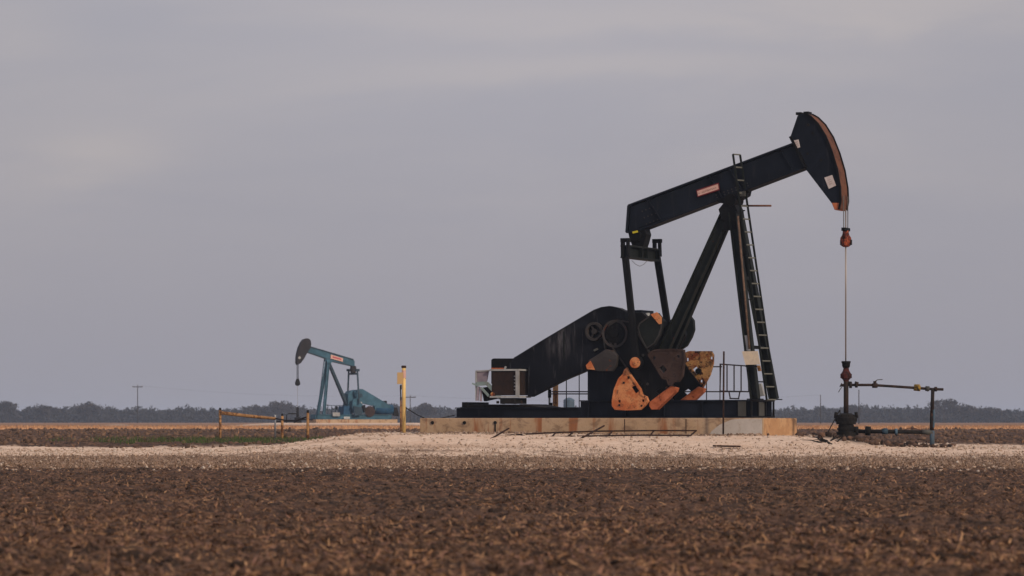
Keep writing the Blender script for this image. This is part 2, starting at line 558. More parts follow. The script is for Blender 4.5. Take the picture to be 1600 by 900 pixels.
# ------------------------------------------------------------------ ground: one sheet of land cut where its surface changes
def ground_mat():
    k = Mat('earth_and_gravel', .95, 0, .15)
    k.b.inputs['Diffuse Roughness'].default_value = .8 if 'Diffuse Roughness' in k.b.inputs else 0
    g, v, s_, o_, sh = k.attr('gravel'), k.attr('verge'), k.attr('strip'), k.attr('oil'), k.attr('clod')
    n_s, n_m, n_l = k.noise(22, 5, .7), k.noise(5.5, 5, .65), k.noise(.35, 4, .6)
    n_xs = k.noise(70, 3, .7)
    soil = k.mix(k.ramp(n_m, .38, .64), (.013, .0088, .0070), (.110, .062, .040))
    soil = k.mix(k.ramp(n_s, .54, .68), soil, (.17, .100, .062))
    n_w = k.noise(1.9, 4, .6)
    soil = k.mix(k.math('MULTIPLY', k.ramp(n_w, .50, .66), .75), soil, (.020, .0135, .0105))
    soil = k.mix(k.math('MULTIPLY', k.ramp(n_xs, .60, .78), .6), soil, (.26, .17, .11))
    soil = k.mix(k.math('MULTIPLY', k.ramp(n_l, .42, .66), .35), soil, (.095, .052, .038))
    ver = k.mix(k.ramp(n_s, .40, .64), (.090, .057, .040), (.36, .25, .18))
    ver = k.mix(k.math('MULTIPLY', k.ramp(n_w, .48, .64), .5), ver, (.095, .062, .043))
    ver = k.mix(k.math('MULTIPLY', k.ramp(n_xs, .66, .76), .8), ver, (.52, .40, .32))
    grv = k.mix(k.ramp(n_m, .3, .7), (.45, .335, .262), (.61, .485, .400))
    grv = k.mix(k.math('MULTIPLY', k.ramp(k.noise(.8, 4, .6), .45, .65), .4), grv, (.46, .31, .22))
    grv = k.mix(k.math('MULTIPLY', k.ramp(n_s, .52, .72), .55), grv, (.40, .28, .20))
    grv = k.mix(k.math('MULTIPLY', k.ramp(n_xs, .64, .8), .7), grv, (.66, .55, .47))
    strp = k.mix(k.ramp(n_m, .3, .7), (.50, .245, .11), (.68, .40, .22))
    grv = k.mix(k.math('MULTIPLY', sh, k.ramp(n_m, .3, .6)), grv, (.27, .19, .14))
    c = k.mix(v, soil, ver)
    c = k.mix(g, c, grv)
    c = k.mix(s_, c, strp)
    c = k.mix(o_, c, (.018, .012, .010))
    k.col(c)
    k.bump(k.noise(45, 4, .7), .5, .012)
    return k.m


m_ground = ground_mat()


def rows():
    ys = [-400, -150, -60, -20, 0, 8, 14, 18]
    y = 20.3
    while y < 300:
        ys.append(y); y += 0.026 * (y / 20.0) ** 1.5
    while y < 4000:
        ys.append(y); y *= 1.02
    return np.array(ys)


def surface(X, Y):
    """what covers the land at a point, and its fine relief"""
    # surface masks
    e1 = (vnoise(X, Y, 1.6, 21) - .5) * 2.2 + (vnoise(X, Y, .45, 22) - .5) * 1.0
    e2 = (vnoise(X, Y, 2.5, 23) - .5) * 4.0 + (vnoise(X, Y, .6, 24) - .5) * 1.6
    back = np.interp(X, [-60, -9, -7, 9, 11, 60], [113, 113, 121, 121, 112, 109])
    front = np.interp(X, [-60, -14, -8, 0, 60], [93, 92.5, 90.5, 88.5, 88.0])
    G = smooth(-1.6, 1.6, Y - front - e1 - (vnoise(X, Y, .3, 26) - .5) * 4) * (1 - smooth(-1.2, 1.2, Y - back - e2))
    pad = smooth(-30, -25, X) * (1 - smooth(-9, -7.5, X)) * smooth(305, 311, Y) * (1 - smooth(342, 350, Y))
    heap = np.exp(-((X + 38.5) / 2.4) ** 2 - ((Y - 310) / 4) ** 2)
    G = np.maximum(G, np.maximum(pad, heap * .7))
    Vg = smooth(-1.2, 1.2, Y - 70.5 - e1 * 1.2 - (vnoise(X, Y, .25, 25) - .5) * 3) * (1 - smooth(-1, 2, Y - front - e1))
    # thin scatter of road gravel strewn into the edge of the field on the left
    S = smooth(-6, 6, Y - 232 - (vnoise(X, Y, 9, 31) - .5) * 14) * (1 - smooth(-8, 8, Y - 292 - (vnoise(X, Y, 9, 32) - .5) * 14))
    S = S * (1 - pad) * .95 + 0.25 * smooth(350, 380, Y)
    wx, wy = WELL.x, WELL.y
    O = (1 - smooth(.5, 1.25, np.hypot((X - wx + .15) / 1.1, (Y - wy) / 2.2) + (vnoise(X, Y, .35, 41) - .5) * .8))
    # relief
    fld = (1 - G) * (1 - .65 * Vg)
    fade = np.interp(Y, [20, 70, 120, 240, 400], [1, 1, .9, .5, 0])
    big = vnoise(X, Y, .62, 51) - .5
    c1 = np.abs(vnoise(X, Y, .27, 52) - .5) * 2
    c2 = np.abs(vnoise(X, Y, .12, 53) - .5) * 2
    c3 = vnoise(X, Y, .055, 54)
    c4 = vnoise(X, Y, .028, 55)
    rel = .055 * big + .075 * (1 - c1) ** 1.5 + .046 * (1 - c2) * (vnoise(X, Y, .5, 56) + .3) + .020 * c3 + .010 * c4
    furrow = .022 * np.sin(Y * 2 * math.pi / .96 + .6 * vnoise(X, Y, 4, 57))
    Z = fld * fade * (rel + furrow - .05)
    Z = Z + (1 - G) * smooth(100, 120, Y) * (1 - smooth(225, 240, Y)) * (.12 * (vnoise(X, Y, .8, 58) - .5) + .10 * (vnoise(X, Y, .35, 59) - .5))
    Z = Z + (1 - G) * Vg * .05 * (vnoise(X, Y, .22, 60) - .5)
    gr = G * (Y < 200)
    Z = Z + gr * (.030 * (vnoise(X, Y, .5, 61) - .5) + .026 * (vnoise(X, Y, .14, 62) - .5) + .014 * (vnoise(X, Y, .06, 63) - .5))
    # wheel ruts of the lease road
    Z = Z - .03 * gr * (np.exp(-((Y - 91.5) / .35) ** 2) + np.exp(-((Y - 93.6) / .35) ** 2))
    Z = Z + O * .10
    wig = (vnoise(X, np.zeros_like(X), 5.0, 64) - .5) * .8
    c1 = np.clip(sum(np.exp(-((Y - q_ - wig) / .30) ** 2) for q_ in (91.5, 93.6, 100.6, 102.4)), 0, 1) * smooth(.3, .7, vnoise(X, Y, 1.2, 65) + .1) * np.clip((3 - X) / 6, .15, 1)
    return G, Vg, S, O, c1, Z


def fine(x, y):
    return terrain(x, y) + surface(x, y)[5]


def build_ground():
    ys = rows()
    nc = 860
    u = np.linspace(-1, 1, nc)
    t = (np.arange(1, 27) / 26.0)
    ext = t ** 3
    # signed column recipe: core part scaled by half width, outer part absolute
    core = np.concatenate([-np.ones(26), u, np.ones(26)])
    outer = np.concatenate([-ext[::-1], np.zeros(nc), ext]) * 3600
    half = 0.185 * np.maximum(ys, 12) + 1.2
    X = core[None, :] * half[:, None] + outer[None, :]
    Y = np.repeat(ys[:, None], X.shape[1], 1)
    jit = (hash2(np.arange(X.size).reshape(X.shape), np.zeros(X.shape), 3) - .5)
    X = X + jit * (half[:, None] / nc) * .8 * (outer[None, :] == 0)
    fx = 1 - smooth(0, 6, np.abs(outer))[None, :]
    near = smooth(14, 20, Y) * fx
    Z = terrain(X, Y)
    G, Vg, S, O, c1, dz = surface(X, Y)
    Z = Z + dz * near
    nR, nC = X.shape
    V = np.stack([X, Y, Z], -1).reshape(-1, 3)
    i = np.arange(nR * nC).reshape(nR, nC)
    Q = np.stack([i[:-1, :-1], i[:-1, 1:], i[1:, 1:], i[1:, :-1]], -1).reshape(-1, 4)
    fG = G.reshape(-1)[Q].mean(1); fy = Y.reshape(-1)[Q].mean(1); fS = S.reshape(-1)[Q].mean(1)
    fV = Vg.reshape(-1)[Q].mean(1)
    kindid = np.where(fG > .5, np.where(fy > 200, 4, 1), np.where(fy < 100, np.where(fV > .5, 3, 0), 2))
    A = dict(gravel=G, verge=Vg, strip=S, oil=O, clod=c1)
    for kid, nm in ((0, 'ploughed_field'), (1, 'gravel_pad'), (2, 'far_field'), (3, 'road_verge'), (4, 'far_gravel_pad')):
        q = Q[kindid == kid]
        ids, inv = np.unique(q.ravel(), return_inverse=True)
        npmesh(nm, V[ids], inv.reshape(-1, 4), m_ground, True,
               {a: ('POINT', arr.reshape(-1)[ids]) for a, arr in A.items()}, kind='structure')


MF = Frame(985, 100.0, -25.0, 1.2)        # the black pumpjack
_w = MF.p(1322, 600, 0.0)
WELL = MF.world((_w.x, 0, 0))
WELL.z = T(WELL.x, WELL.y)
build_ground()


def scatter_y(n, y0, y1, p=1.0):
    """depths with density falling away from the camera"""
    t = RNG.random(n)
    return (y0 ** -p + t * (y1 ** -p - y0 ** -p)) ** (-1.0 / p)


ICO_V, ICO_F = None, None
def ico():
    global ICO_V, ICO_F
    if ICO_V is None:
        b = bmesh.new(); bmesh.ops.create_icosphere(b, subdivisions=1, radius=1)
        ICO_V = np.array([v.co[:] for v in b.verts]); ICO_F = np.array([[v.index for v in f.verts] for f in b.faces]); b.free()
    return ICO_V, ICO_F


def lumps(name, xs, ys, sizes, m, flat=.6, sink=.2, seed=1, dz=0.0):
    rg = np.random.default_rng(seed)
    V0, F0 = ico(); n = len(xs)
    V = V0[None] * (1 + (rg.random((n, len(V0), 1)) - .5) * .7)
    V = V * (sizes[:, None, None] * np.stack([np.ones(n), .6 + .6 * rg.random(n), flat * (.6 + .8 * rg.random(n))], -1)[:, None, :])
    a = rg.random(n) * 6.283; ca, sa = np.cos(a)[:, None], np.sin(a)[:, None]
    x = V[..., 0] * ca - V[..., 1] * sa; y = V[..., 0] * sa + V[..., 1] * ca
    z = fine(xs, ys) + sizes * flat * (1 - sink * 2) * .45 + dz
    P = np.stack([x + xs[:, None], y + ys[:, None], V[..., 2] + z[:, None]], -1).reshape(-1, 3)
    Fc = (F0[None] + (np.arange(n) * len(V0))[:, None, None]).reshape(-1, 3)
    tint = np.repeat(rg.random(n), len(F0))
    return npmesh(name, P, Fc, m, False, {'tint': ('FACE', tint)}, kind='stuff')


def straws(name, xs, ys, ln, wd, m, lift=.03, tilt=.25, seed=2, upright=False):
    rg = np.random.default_rng(seed); n = len(xs)
    a = rg.random(n) * 6.283
    el = (rg.random(n) ** 2.2) * tilt * 3 if not upright else 1.57 - (rg.random(n) - .5) * 1.3
    d = np.stack([np.cos(a) * np.cos(el), np.sin(a) * np.cos(el), np.sin(el)], -1)
    sdv = np.stack([-np.sin(a), np.cos(a), (rg.random(n) - .5) * 1.5], -1)
    sdv /= np.linalg.norm(sdv, axis=1)[:, None]
    p0 = np.stack([xs, ys, fine(xs, ys) + lift * (.1 + rg.random(n))], -1)
    bend = np.stack([(rg.random(n) - .5) * .3, (rg.random(n) - .5) * .3, (rg.random(n) - .6) * .35], -1) * ln[:, None]
    pm = p0 + d * ln[:, None] * .5 + bend * .3
    p1 = p0 + d * ln[:, None] + bend * (1 if not upright else .6)
    wv = sdv * wd[:, None] * .5
    P = np.stack([p0 - wv, p0 + wv, pm - wv, pm + wv, p1 - wv * .5, p1 + wv * .5], 1).reshape(-1, 3)
    o = (np.arange(n) * 6)[:, None, None]
    Fc = (np.array([[0, 1, 3, 2], [2, 3, 5, 4]])[None] + o).reshape(-1, 4)
    return npmesh(name, P, Fc, m, False, {'tint': ('FACE', np.repeat(rg.random(n), 2))}, kind='stuff')


def tinted(name, cols, rough=.9):
    k = Mat(name, rough, 0, .15)
    n = k.N.new('ShaderNodeValToRGB'); cr = n.color_ramp
    cr.elements[0].position = 0; cr.elements[0].color = cols[0] + (1,)
    cr.elements[1].position = 1; cr.elements[1].color = cols[-1] + (1,)
    for i, c in enumerate(cols[1:-1]):
        e = cr.elements.new((i + 1) / (len(cols) - 1)); e.color = c + (1,)
    k.L.new(k.attr('tint'), n.inputs[0])
    k.col(k.mix(k.ramp(k.noise(25, 3), .3, .7), n.outputs[0], k.mix(.30, n.outputs[0], (.03, .02, .014))))
    return k.m


m_clod = tinted('clods_of_soil', [(.018, .012, .010), (.070, .042, .030), (.13, .078, .055), (.030, .020, .016), (.17, .095, .065), (.05, .032, .024)])
m_farclod = tinted('far_clods', [(.06, .038, .027), (.13, .080, .055), (.20, .12, .078), (.09, .055, .038)])
m_straw = tinted('crop_residue', [(.042, .026, .019), (.43, .22, .105), (.16, .092, .060), (.54, .31, .16), (.020, .014, .012), (.33, .17, .10), (.27, .145, .108), (.07, .042, .032)])
m_dry = tinted('dry_stubble', [(.48, .25, .12), (.64, .40, .23), (.36, .18, .09), (.56, .31, .16)])
m_stone = tinted('limestone_gravel', [(.36, .25, .18), (.50, .38, .30), (.42, .30, .22), (.62, .53, .45), (.33, .22, .155)])
m_bank = tinted('banked_dirt', [(.10, .06, .04), (.30, .20, .14), (.44, .32, .24), (.16, .10, .07), (.38, .27, .19)])
m_weed = tinted('dry_verge_weeds', [(.20, .115, .072), (.40, .26, .175), (.08, .048, .032), (.54, .38, .27), (.13, .08, .052), (.28, .18, .125)])
m_grass = tinted('green_grass', [(.045, .085, .022), (.070, .120, .030), (.040, .055, .020), (.13, .12, .05)])


def fan(n, y0, y1, p=1.0, wide=.19):
    ys = scatter_y(n, y0, y1, p)
    xs = (RNG.random(n) * 2 - 1) * (wide * ys + 1)
    return xs, ys


x, y = fan(26000, 20.5, 73, .9)
lumps('soil_clods', x, y, .006 + .036 * RNG.random(len(x)) ** 2.5, m_clod, .75, .25, 3, .004)
x, y = fan(205000, 20.5, 76, .7)
k_ = vnoise(x, y, 1.7, 71) * .7 + vnoise(x, y, .5, 72) * .5 > .36 + .36 * RNG.random(len(x))
x, y = x[k_], y[k_]
straws('straw_litter', x, y, .020 + .092 * RNG.random(len(x)) ** 1.9 + .07 * (RNG.random(len(x)) > .985), .005 + .014 * RNG.random(len(x)) ** 1.5, m_straw, .03, .24, 4)
x, y = fan(56000, 69.5, 92, .5)
straws('verge_weeds', x, y, .03 + .10 * RNG.random(len(x)) ** 2, .008 + .016 * RNG.random(len(x)), m_weed, .03, .4, 5)
# loose stones on the pad, along the road and thrown into the verge
n = 30000
xs = (RNG.random(n) * 2 - 1) * 20; ys = 88 + RNG.random(n) * 22
k_ = ys > np.interp(xs, [-60, -14, -8, 0, 60], [91.5, 91.5, 90, 88, 87.5])
xs, ys = xs[k_], ys[k_]
lumps('loose_stones', xs, ys, .007 + .045 * RNG.random(len(xs)) ** 7, m_stone, .7, .1, 6, .004)
x, y = fan(5000, 66, 92, .3)
lumps('verge_stones', x, y, .008 + .050 * RNG.random(len(x)) ** 4, m_stone, .7, .1, 7, .006)
# gravel and dirt banked against the foot of the slab, blown and kicked there
n = 5200
px_ = 650 + 605 * RNG.random(n); k3 = RNG.random(n)
lx2 = np.array([MF.p(a, 681, -1.5).x for a in np.minimum(px_, 1190)])
yy2 = -1.56 - .45 * k3 ** 1.6
wx2 = MF.o.x + lx2 * MF.c - yy2 * MF.s; wy2 = MF.o.y + lx2 * MF.s + yy2 * MF.c
lumps('banked_stones', wx2, wy2, .012 + .055 * RNG.random(n) ** 4, m_bank, .7, .1, 16, .01)
# green patch where the pipe fence meets the road
n = 11000
ys = 117 + RNG.random(n) * 12
xs = -18 + RNG.random(n) * 11.5
k_ = (vnoise(xs, ys, 1.3, 81) > .35 + .25 * RNG.random(n)) & (np.abs(ys - 123) < 6 * np.clip((xs + 18.5) / 4, .2, 1))
xs, ys = xs[k_], ys[k_]
straws('grass_patch', xs, ys, .06 + .14 * RNG.random(len(xs)), .012 + .014 * RNG.random(len(xs)), m_grass, .01, .3, 8, True)
n = 14000
ys = 112 + RNG.random(n) * 115; xs = (RNG.random(n) * 2 - 1) * .19 * ys
k_ = vnoise(xs, ys, 2.5, 91) > .3 + .3 * RNG.random(n)
xs, ys = xs[k_], ys[k_]
lumps('far_soil_clods', xs, ys, .03 + .11 * RNG.random(len(xs)) ** 2, m_farclod, .8, .2, 12, .01)
n = 12000
ys = 112 + RNG.random(n) * 115; xs = (RNG.random(n) * 2 - 1) * .19 * ys
straws('field_stubble', xs, ys, .05 + .10 * RNG.random(n), .012 + .02 * RNG.random(n), m_straw, .02, .5, 9)
n = 20000
ys = 232 + RNG.random(n) * 62; xs = (RNG.random(n) * 2 - 1) * .19 * ys
straws('dry_stubble_strip', xs, ys, .08 + .14 * RNG.random(n), .03 + .04 * RNG.random(n), m_dry, .02, .4, 10, True)

# ------------------------------------------------------------------ concrete pad
# top of the slab sits at local z = 0
def top(fr, px, Y): return fr.p(px, 653, Y).x


pad = thing('concrete_pad', 'long rust stained concrete slab on the gravel mound under the black pumpjack', 'concrete pad', MF.o, MF.phi)
YN, YF = -1.52, 1.40
xl, xr = top(MF, 656, YN), top(MF, 1193, YN)
xm = top(MF, 1122, YN)
mb = MB()
mb.box((xl, YN, -.85), (xr, YF, -.004))
slab = mb.build('slab', m_conc, pad, .02)
# pale washed patch on the near face, a thin skin of newer cement with a sloping left edge
pp = MF.xz([(1107, 681.5), (1112, 674), (1124, 664), (1142, 656), (1158, 654), (1191, 654), (1191, 681.5)], YN)
MB().prism(pp, YN - .012, YN - .002).build('patch', m_concpale, pad, 0, 'pale sloping patch on the near face')
MB().box((xr + .002, YN + .03, -.84), (xr + .016, YF - .03, -.02)).build('end_face', m_sunlit_rust_end, pad, 0, 'ochre end face of the slab with sun warmth in its colour')
for hx in (676, 726, 774):
    q = MF.p(hx, 660.5, YN)
    mb = MB(); mb.disc((q.x, q.z), .055, YN - .03, YN - .003, 14)
    mb.build('anchor_hole_shade', m_oil, pad)  # dark disc on the face stands in for the shade inside the hole
q = MF.p(774, 668, YN)
MB().box((q.x - .02, YN - .02, q.z - .28), (q.x + .02, YN - .004, q.z + .1)).build('drain_pipe', m_oil, pad)
for cx in (976, 1072, 1225):
    if cx < 1190:
        q = MF.p(cx, 667, YN); MB().box((q.x - .012, YN - .006, q.z - .25), (q.x + .012, YN - .002, q.z + .24)).build('crack', m_rebar, pad)

# ------------------------------------------------------------------ black pumpjack
pj = thing('pumpjack', 'large black pumpjack with rusty orange counterweights on a concrete pad', 'pumpjack', MF.o, MF.phi)
P = MF.p
XZ = MF.xz


def disc_at(px, py, Y, r, y0, y1, n=24):
    q = P(px, py, Y); return MB().disc((q.x, q.z), r, y0, y1, n)


# skid: two long I beams and cross members
YS = 1.0
xa = P(711, 640, -YS).x; xb = P(905, 640, -YS).x; xe = P(1172, 640, -YS).x
zl = P(800, 636.5, -YS).z; zh = P(1050, 625, -YS).z
for s_ in (-1, 1):
    yy = s_ * (YS - .12)
    mb = MB(); mb.ibar((xa, yy, zl / 2), (xb - .01, yy, zl / 2), .24, zl, .03)
    mb.build('skid_beam', m_navy, pj, .004)
    mb = MB(); mb.ibar((xb, yy, zh / 2), (xe, yy, zh / 2), .24, zh, .035)
    for xx in np.linspace(xb + .3, xe - .3, 5):
        mb.box((xx - .012, yy - .11, .04), (xx + .012, yy + .11, zh - .04))
    mb.build('skid_beam', m_navy, pj, .004)
mb = MB()
for xx in np.linspace(xa + .15, xb - .4, 4):
    mb.box((xx - .09, -YS + .26, .02), (xx + .09, YS - .26, zl - .02))
mb.split('cross_member', m_navy, pj)
mb = MB()
for xx in np.linspace(xb + .2, xe - 1.0, 4):
    mb.box((xx - .1, -YS + .26, .02), (xx + .1, YS - .26, zh - .02))
mb.split('cross_member', m_navy, pj)
# framed end of the skid: plates, greyish web and dark openings
mb = MB()
mb.box((xe + .002, -YS, zh - .05), (xe + .06, YS, zh + .01))
mb.box((xe + .002, -YS, 0.003), (xe + .06, YS, .05))
for yy in (-YS, -.42, .22, YS - .07):
    mb.box((xe + .004, yy, .052), (xe + .052, yy + .07, zh - .052))
mb.build('end_frame', m_black, pj, .004)
MB().box((xe + .006, -.34, .06), (xe + .02, .20, zh - .06)).build('end_plate', m_grey, pj)
q = P(1160, 640, -YS)
MB().box((q.x - .14, -YS - .012, .05), (q.x + .12, -YS - .001 + .0, zh - .05)).build('gusset_plate', m_grey, pj)
q = P(1128, 640, -YS)

# reducer pedestal
pl_, pr_ = P(918, 600, -.8).x, P(985, 600, -.8).x
mb = MB()
mb.prism([(pl_, zh + .002), (pr_ + .55, zh + .002), (pr_ + .3, P(0 + 960, 575, -.8).z), (pl_, P(960, 570, -.8).z)], -.8, .8)
mb.build('reducer_pedestal', m_navy, pj, .01)

# gear reducer
gp = XZ([(912, 580), (912, 532), (925, 500), (946, 490), (972, 487), (1002, 488), (1016, 500), (1020, 540), (1016, 566), (1004, 580)], -.7)
mb = MB(); mb.prism(gp, -.68, .68)
gear = mb.build('gear_reducer', m_black, pj, .03)
q = P(970, 522, -.75)
shaft = (q.x, q.z)
mb = MB(); mb.disc(shaft, .46, -.76, -.68, 28); mb.disc(shaft, .34, -.82, -.76, 28)
for k in range(10):
    a = k * 2 * math.pi / 10
    mb.disc((shaft[0] + .40 * math.cos(a), shaft[1] + .40 * math.sin(a)), .03, -.80, -.755, 8)
mb.build('bearing_cap', m_detail, gear)
mb = MB(); mb.disc(shaft, .46, .68, .76, 28); mb.build('bearing_cap', m_black, gear)
q = P(930, 518, -1.0)
mb = MB(); mb.ring((q.x, q.z), .21, .29, -1.13, -1.0, 30); mb.disc((q.x, q.z), .09, -1.1, -1.0, 16)
for k in range(3):
    a = k * 2.1; mb.bar((q.x, -1.05, q.z), (q.x + .22 * math.cos(a), -1.05, q.z + .22 * math.sin(a)), .05, .05)
mb.build('brake_drum', m_detail, gear, .006)
mb = MB()
for a, b in (((944, 530), (946, 545)), ((934, 545), (928, 548))):
    p0, p1 = P(*a, -1.08), P(*b, -1.08); mb.bar(p0, p1, .05, .06)
mb.split('brake_lever', m_grey, gear)
q = P(1012, 493, -.4)
MB().tube([(q.x, -.4, q.z - .2), (q.x, -.4, q.z + .08)], .07, 10).build('breather', m_white, gear)
# hump plate on top of reducer
mb = MB(); mb.box((P(960, 487, -.5).x, -.5, P(960, 489, -.5).z), (P(1002, 487, -.5).x, .5, P(960, 485, -.5).z))
mb.build('cover_plate', m_navy, gear, .006)

# crank geometry --------------------------------------------------------
def crank_side(sgn):
    """sgn -1: near side of the camera, +1: far side; outlines are read on the near side"""
    yo = -1.0
    def span(a, b):       # a,b distances outwards
        return (-a, -b) if sgn < 0 else (a, b)
    X = lambda pts: XZ(pts, -1.2)
    root = MB()
    arm = X([(950, 505), (963, 497), (984, 500), (1000, 525), (1033, 578), (1054, 604), (1056, 612), (1022, 636), (1014, 634), (1000, 610), (984, 583), (957, 545), (948, 525)])
    hole = X([(1024, 611), (1031, 606), (1036.5, 611), (1030, 617)])
    root.plate_holes(arm, [hole], *span(1.12, 1.20))
    
    ar = root.build('crank_arm', m_black, pj, .008)
    for yy_, pt_ in (((1.202, 1.318), (1000, 600)), ((1.202, 1.318), (1045, 578))):
        qq = P(pt_[0], pt_[1], -1.2)
        MB().disc((qq.x, qq.z), .09, *span(*yy_), 12).build('mounting_bolt', m_black, ar)
    # orange nosing at the crank's outer end
    e = X([(1056, 612), (1058, 606), (1049, 603), (1016, 628), (1015, 634), (1019, 640), (1027, 640)])
    MB().prism(e, *span(1.0, 1.26)).build('crank_nose', m_tip, ar, .01)
    # main outer weights
    wl = X([(980.5, 577), (983.5, 574.5), (986, 580), (992, 589), (1005, 607.5), (1008, 617.5), (1014.5, 619.5), (1017.5, 627), (1012, 634), (1005, 640.4), (985, 641.5), (965, 640.5), (960.5, 635), (960.5, 626), (963.6, 609), (971, 591), (978, 584)])
    hl = [X([(990.5, 605), (996.5, 601.5), (1003, 611), (997, 615.5)]), X([(984, 588), (988, 588), (988, 592), (984, 592)]),
          X([(1007, 624), (1011, 624), (1011, 628), (1007, 628)]), X([(970, 625), (974, 625), (974, 629), (970, 629)])]
    mb = MB(); mb.plate_holes(wl, hl, *span(1.32, 1.42)); mb.build('counterweight', m_orange if sgn < 0 else m_orange, ar, 0, 'flaking orange counterweight hanging lowest')
    br = X([(1016, 554), (1021, 549), (1028, 546), (1055, 545), (1073, 546.5), (1074.5, 562), (1071, 588), (1065, 597), (1057, 597), (1054, 603), (1049, 602), (1047, 594), (1039, 591.5), (1029, 575)])
    if sgn > 0:
        br = X([(1016, 554), (1021, 549), (1028, 546), (1064, 546), (1067.5, 552), (1067, 566), (1062, 584), (1054, 599), (1046, 612), (1040, 619), (1034, 606), (1027, 575)])
    hb = [X([(1033.5, 575), (1040, 570), (1046.5, 578), (1040, 583.5)]), X([(1024, 557), (1028, 557), (1028, 562), (1024, 562)]),
          X([(1046, 592), (1050, 592), (1050, 596), (1046, 596)]), X([(1062, 555), (1066, 555), (1066, 559), (1062, 559)])]
    mb = MB(); mb.plate_holes(br, hb, *span(1.32, 1.42))
    mb.build('counterweight', m_brown if sgn < 0 else m_orange2, ar, 0, 'dark brown counterweight with square slot' if sgn < 0 else 'bright rusty orange counterweight')
    # inner dark weights, their corners orange
    iu = X([(1004, 527), (1000, 512), (1003, 505), (1022, 491), (1031, 489), (1037, 497), (1038, 512), (1034, 524), (1026, 538), (1014, 546)])
    MB().prism(iu, *span(1.22, 1.40)).build('counterweight', m_legs, ar, .012, 'black counterweight with orange corner')
    il = X([(968, 556), (966, 572), (960, 580), (938, 580), (926, 577), (921, 571), (924, 563), (940, 553), (950, 546), (960, 548)])
    MB().prism(il, *span(1.22, 1.40)).build('counterweight', m_detail, ar, .012, 'black counterweight with orange corner')
    if sgn < 0:
        t1 = X([(1021, 491.5), (1031, 488), (1038, 496), (1038, 506), (1034, 507)])
        MB().prism(t1, -1.43, -1.404).build('orange_corner', m_orange, ar)
        t2 = X([(927, 564), (920, 571), (922, 577), (934, 578)])
        MB().prism(t2, -1.43, -1.404).build('orange_corner', m_orange, ar)
        # raised rims give the castings relief
        def rimline(pts, Y, w_, m, par, nm):
            mb = MB(); pts = [Vector((a, Y, b)) for a, b in pts]
            c = sum(pts, Vector()) / len(pts)
            pts = [p.lerp(c, .05) for p in pts]
            for i in range(len(pts)):
                a, b = pts[i], pts[(i + 1) % len(pts)]
                if (b - a).length > .02: mb.bar(a, b, .03, w_, (0, 0, 1))
            return mb.build(nm, m, par)
        rimline(wl, -1.43, .05, m_orange, ar, 'casting_rim')
        rimline(br, -1.43, .05, m_brown, ar, 'casting_rim')
        rimline(iu, -1.41, .04, m_detail, ar, 'casting_rim')
        rimline(arm, -1.21, .05, m_detail, ar, 'arm_rim')
        mb = MB(); mb.ring(shaft, .36, .43, -1.235, -1.205, 30); mb.build('hub_highlight_ring', m_detail, ar)  # lighter ring paints in the highlight along the crank disc's curved edge
        mb = MB()
        for (cx, cy) in ((958, 512), (990, 510), (962, 538), (1005, 555), (1012, 600), (1030, 622), (1042, 606)):
            qq = P(cx, cy, -1.2); mb.disc((qq.x, qq.z), .04, -1.24, -1.205, 8)
        mb.split('arm_bolt', m_detail, ar)
        mb = MB()
        for (cx, cy) in ((975, 598), (1003, 634), (968, 633), (1055, 560), (1064, 573), (1038, 590)):
            qq = P(cx, cy, -1.42); mb.disc((qq.x, qq.z), .035, -1.45, -1.422, 8)
        mb.split('weight_bolt', m_rebar, ar)
    # slow shaft hub
    mb = MB(); mb.disc(shaft, .30, *span(.82, 1.24), 28); mb.disc(shaft, .14, *span(1.24, 1.30), 20); mb.build('crank_hub', m_black, ar, .01)
    return ar


crank_n = crank_side(-1)
crank_f = crank_side(1)
# wrist pins + pitman arms + equalizer
wp = P(999, 567, -1.3)
for s_ in (-1, 1):
    top_ = P(978, 402, -1.3) if s_ < 0 else P(1026, 402, 1.3)
    yb = s_ * 1.52
    a = Vector((top_.x, s_ * 1.34, top_.z)); b = Vector((wp.x, s_ * 1.52, wp.z))
    mb = MB(); mb.bar(a, b + (b - a).normalized() * .0, .13, .20, (1, 0, .2))
    pit = mb.build('pitman_arm', m_black, pj, .01)
    mb = MB(); mb.disc((wp.x, wp.z), .21, yb - .10, yb + .10, 22); mb.build('wrist_bearing', m_black, pit, .02)
    if s_ < 0:
        mb = MB(); mb.disc((wp.x, wp.z), .17, yb - .15, yb - .102, 20); mb.disc((wp.x + .02, wp.z - .02), .06, yb - .18, yb - .152, 12)
        mb.build('wrist_pin_cap', m_orange, pit, .01)
    else:
        mb = MB(); mb.disc((wp.x, wp.z), .17, yb + .102, yb + .15, 20); mb.build('wrist_pin_cap', m_orange, pit)
    mb = MB(); mb.disc((wp.x, wp.z), .1, s_ * 1.21, s_ * 1.40, 16); mb.build('wrist_pin', m_black, pit)
    # forked head of the pitman
    tp = P(974, 377, -1.3) if s_ < 0 else P(1022, 378, 1.3)
    mb = MB()
    mb.bar((tp.x, s_ * 1.34, tp.z), (top_.x - .08, s_ * 1.34, top_.z + .0), .16, .09, (1, 0, .1))
    mb.bar((tp.x + .17, s_ * 1.34, tp.z - .02), (top_.x + .10, s_ * 1.34, top_.z + .02), .16, .07, (1, 0, .1))
    mb.bar((tp.x - .05, s_ * 1.34, tp.z + .03), (tp.x + .23, s_ * 1.34, tp.z + .03), .18, .12)
    mb.build('pitman_head', m_black, pit, .008)
qa, qb = P(1001, 386, 0), P(1001, 406, 0)
mb = MB()
mb.box((qa.x - .16, -1.24, qb.z), (qa.x + .16, 1.24, qb.z + .05))
mb.box((qa.x - .16, -1.24, qa.z - .05), (qa.x + .16, 1.24, qa.z))
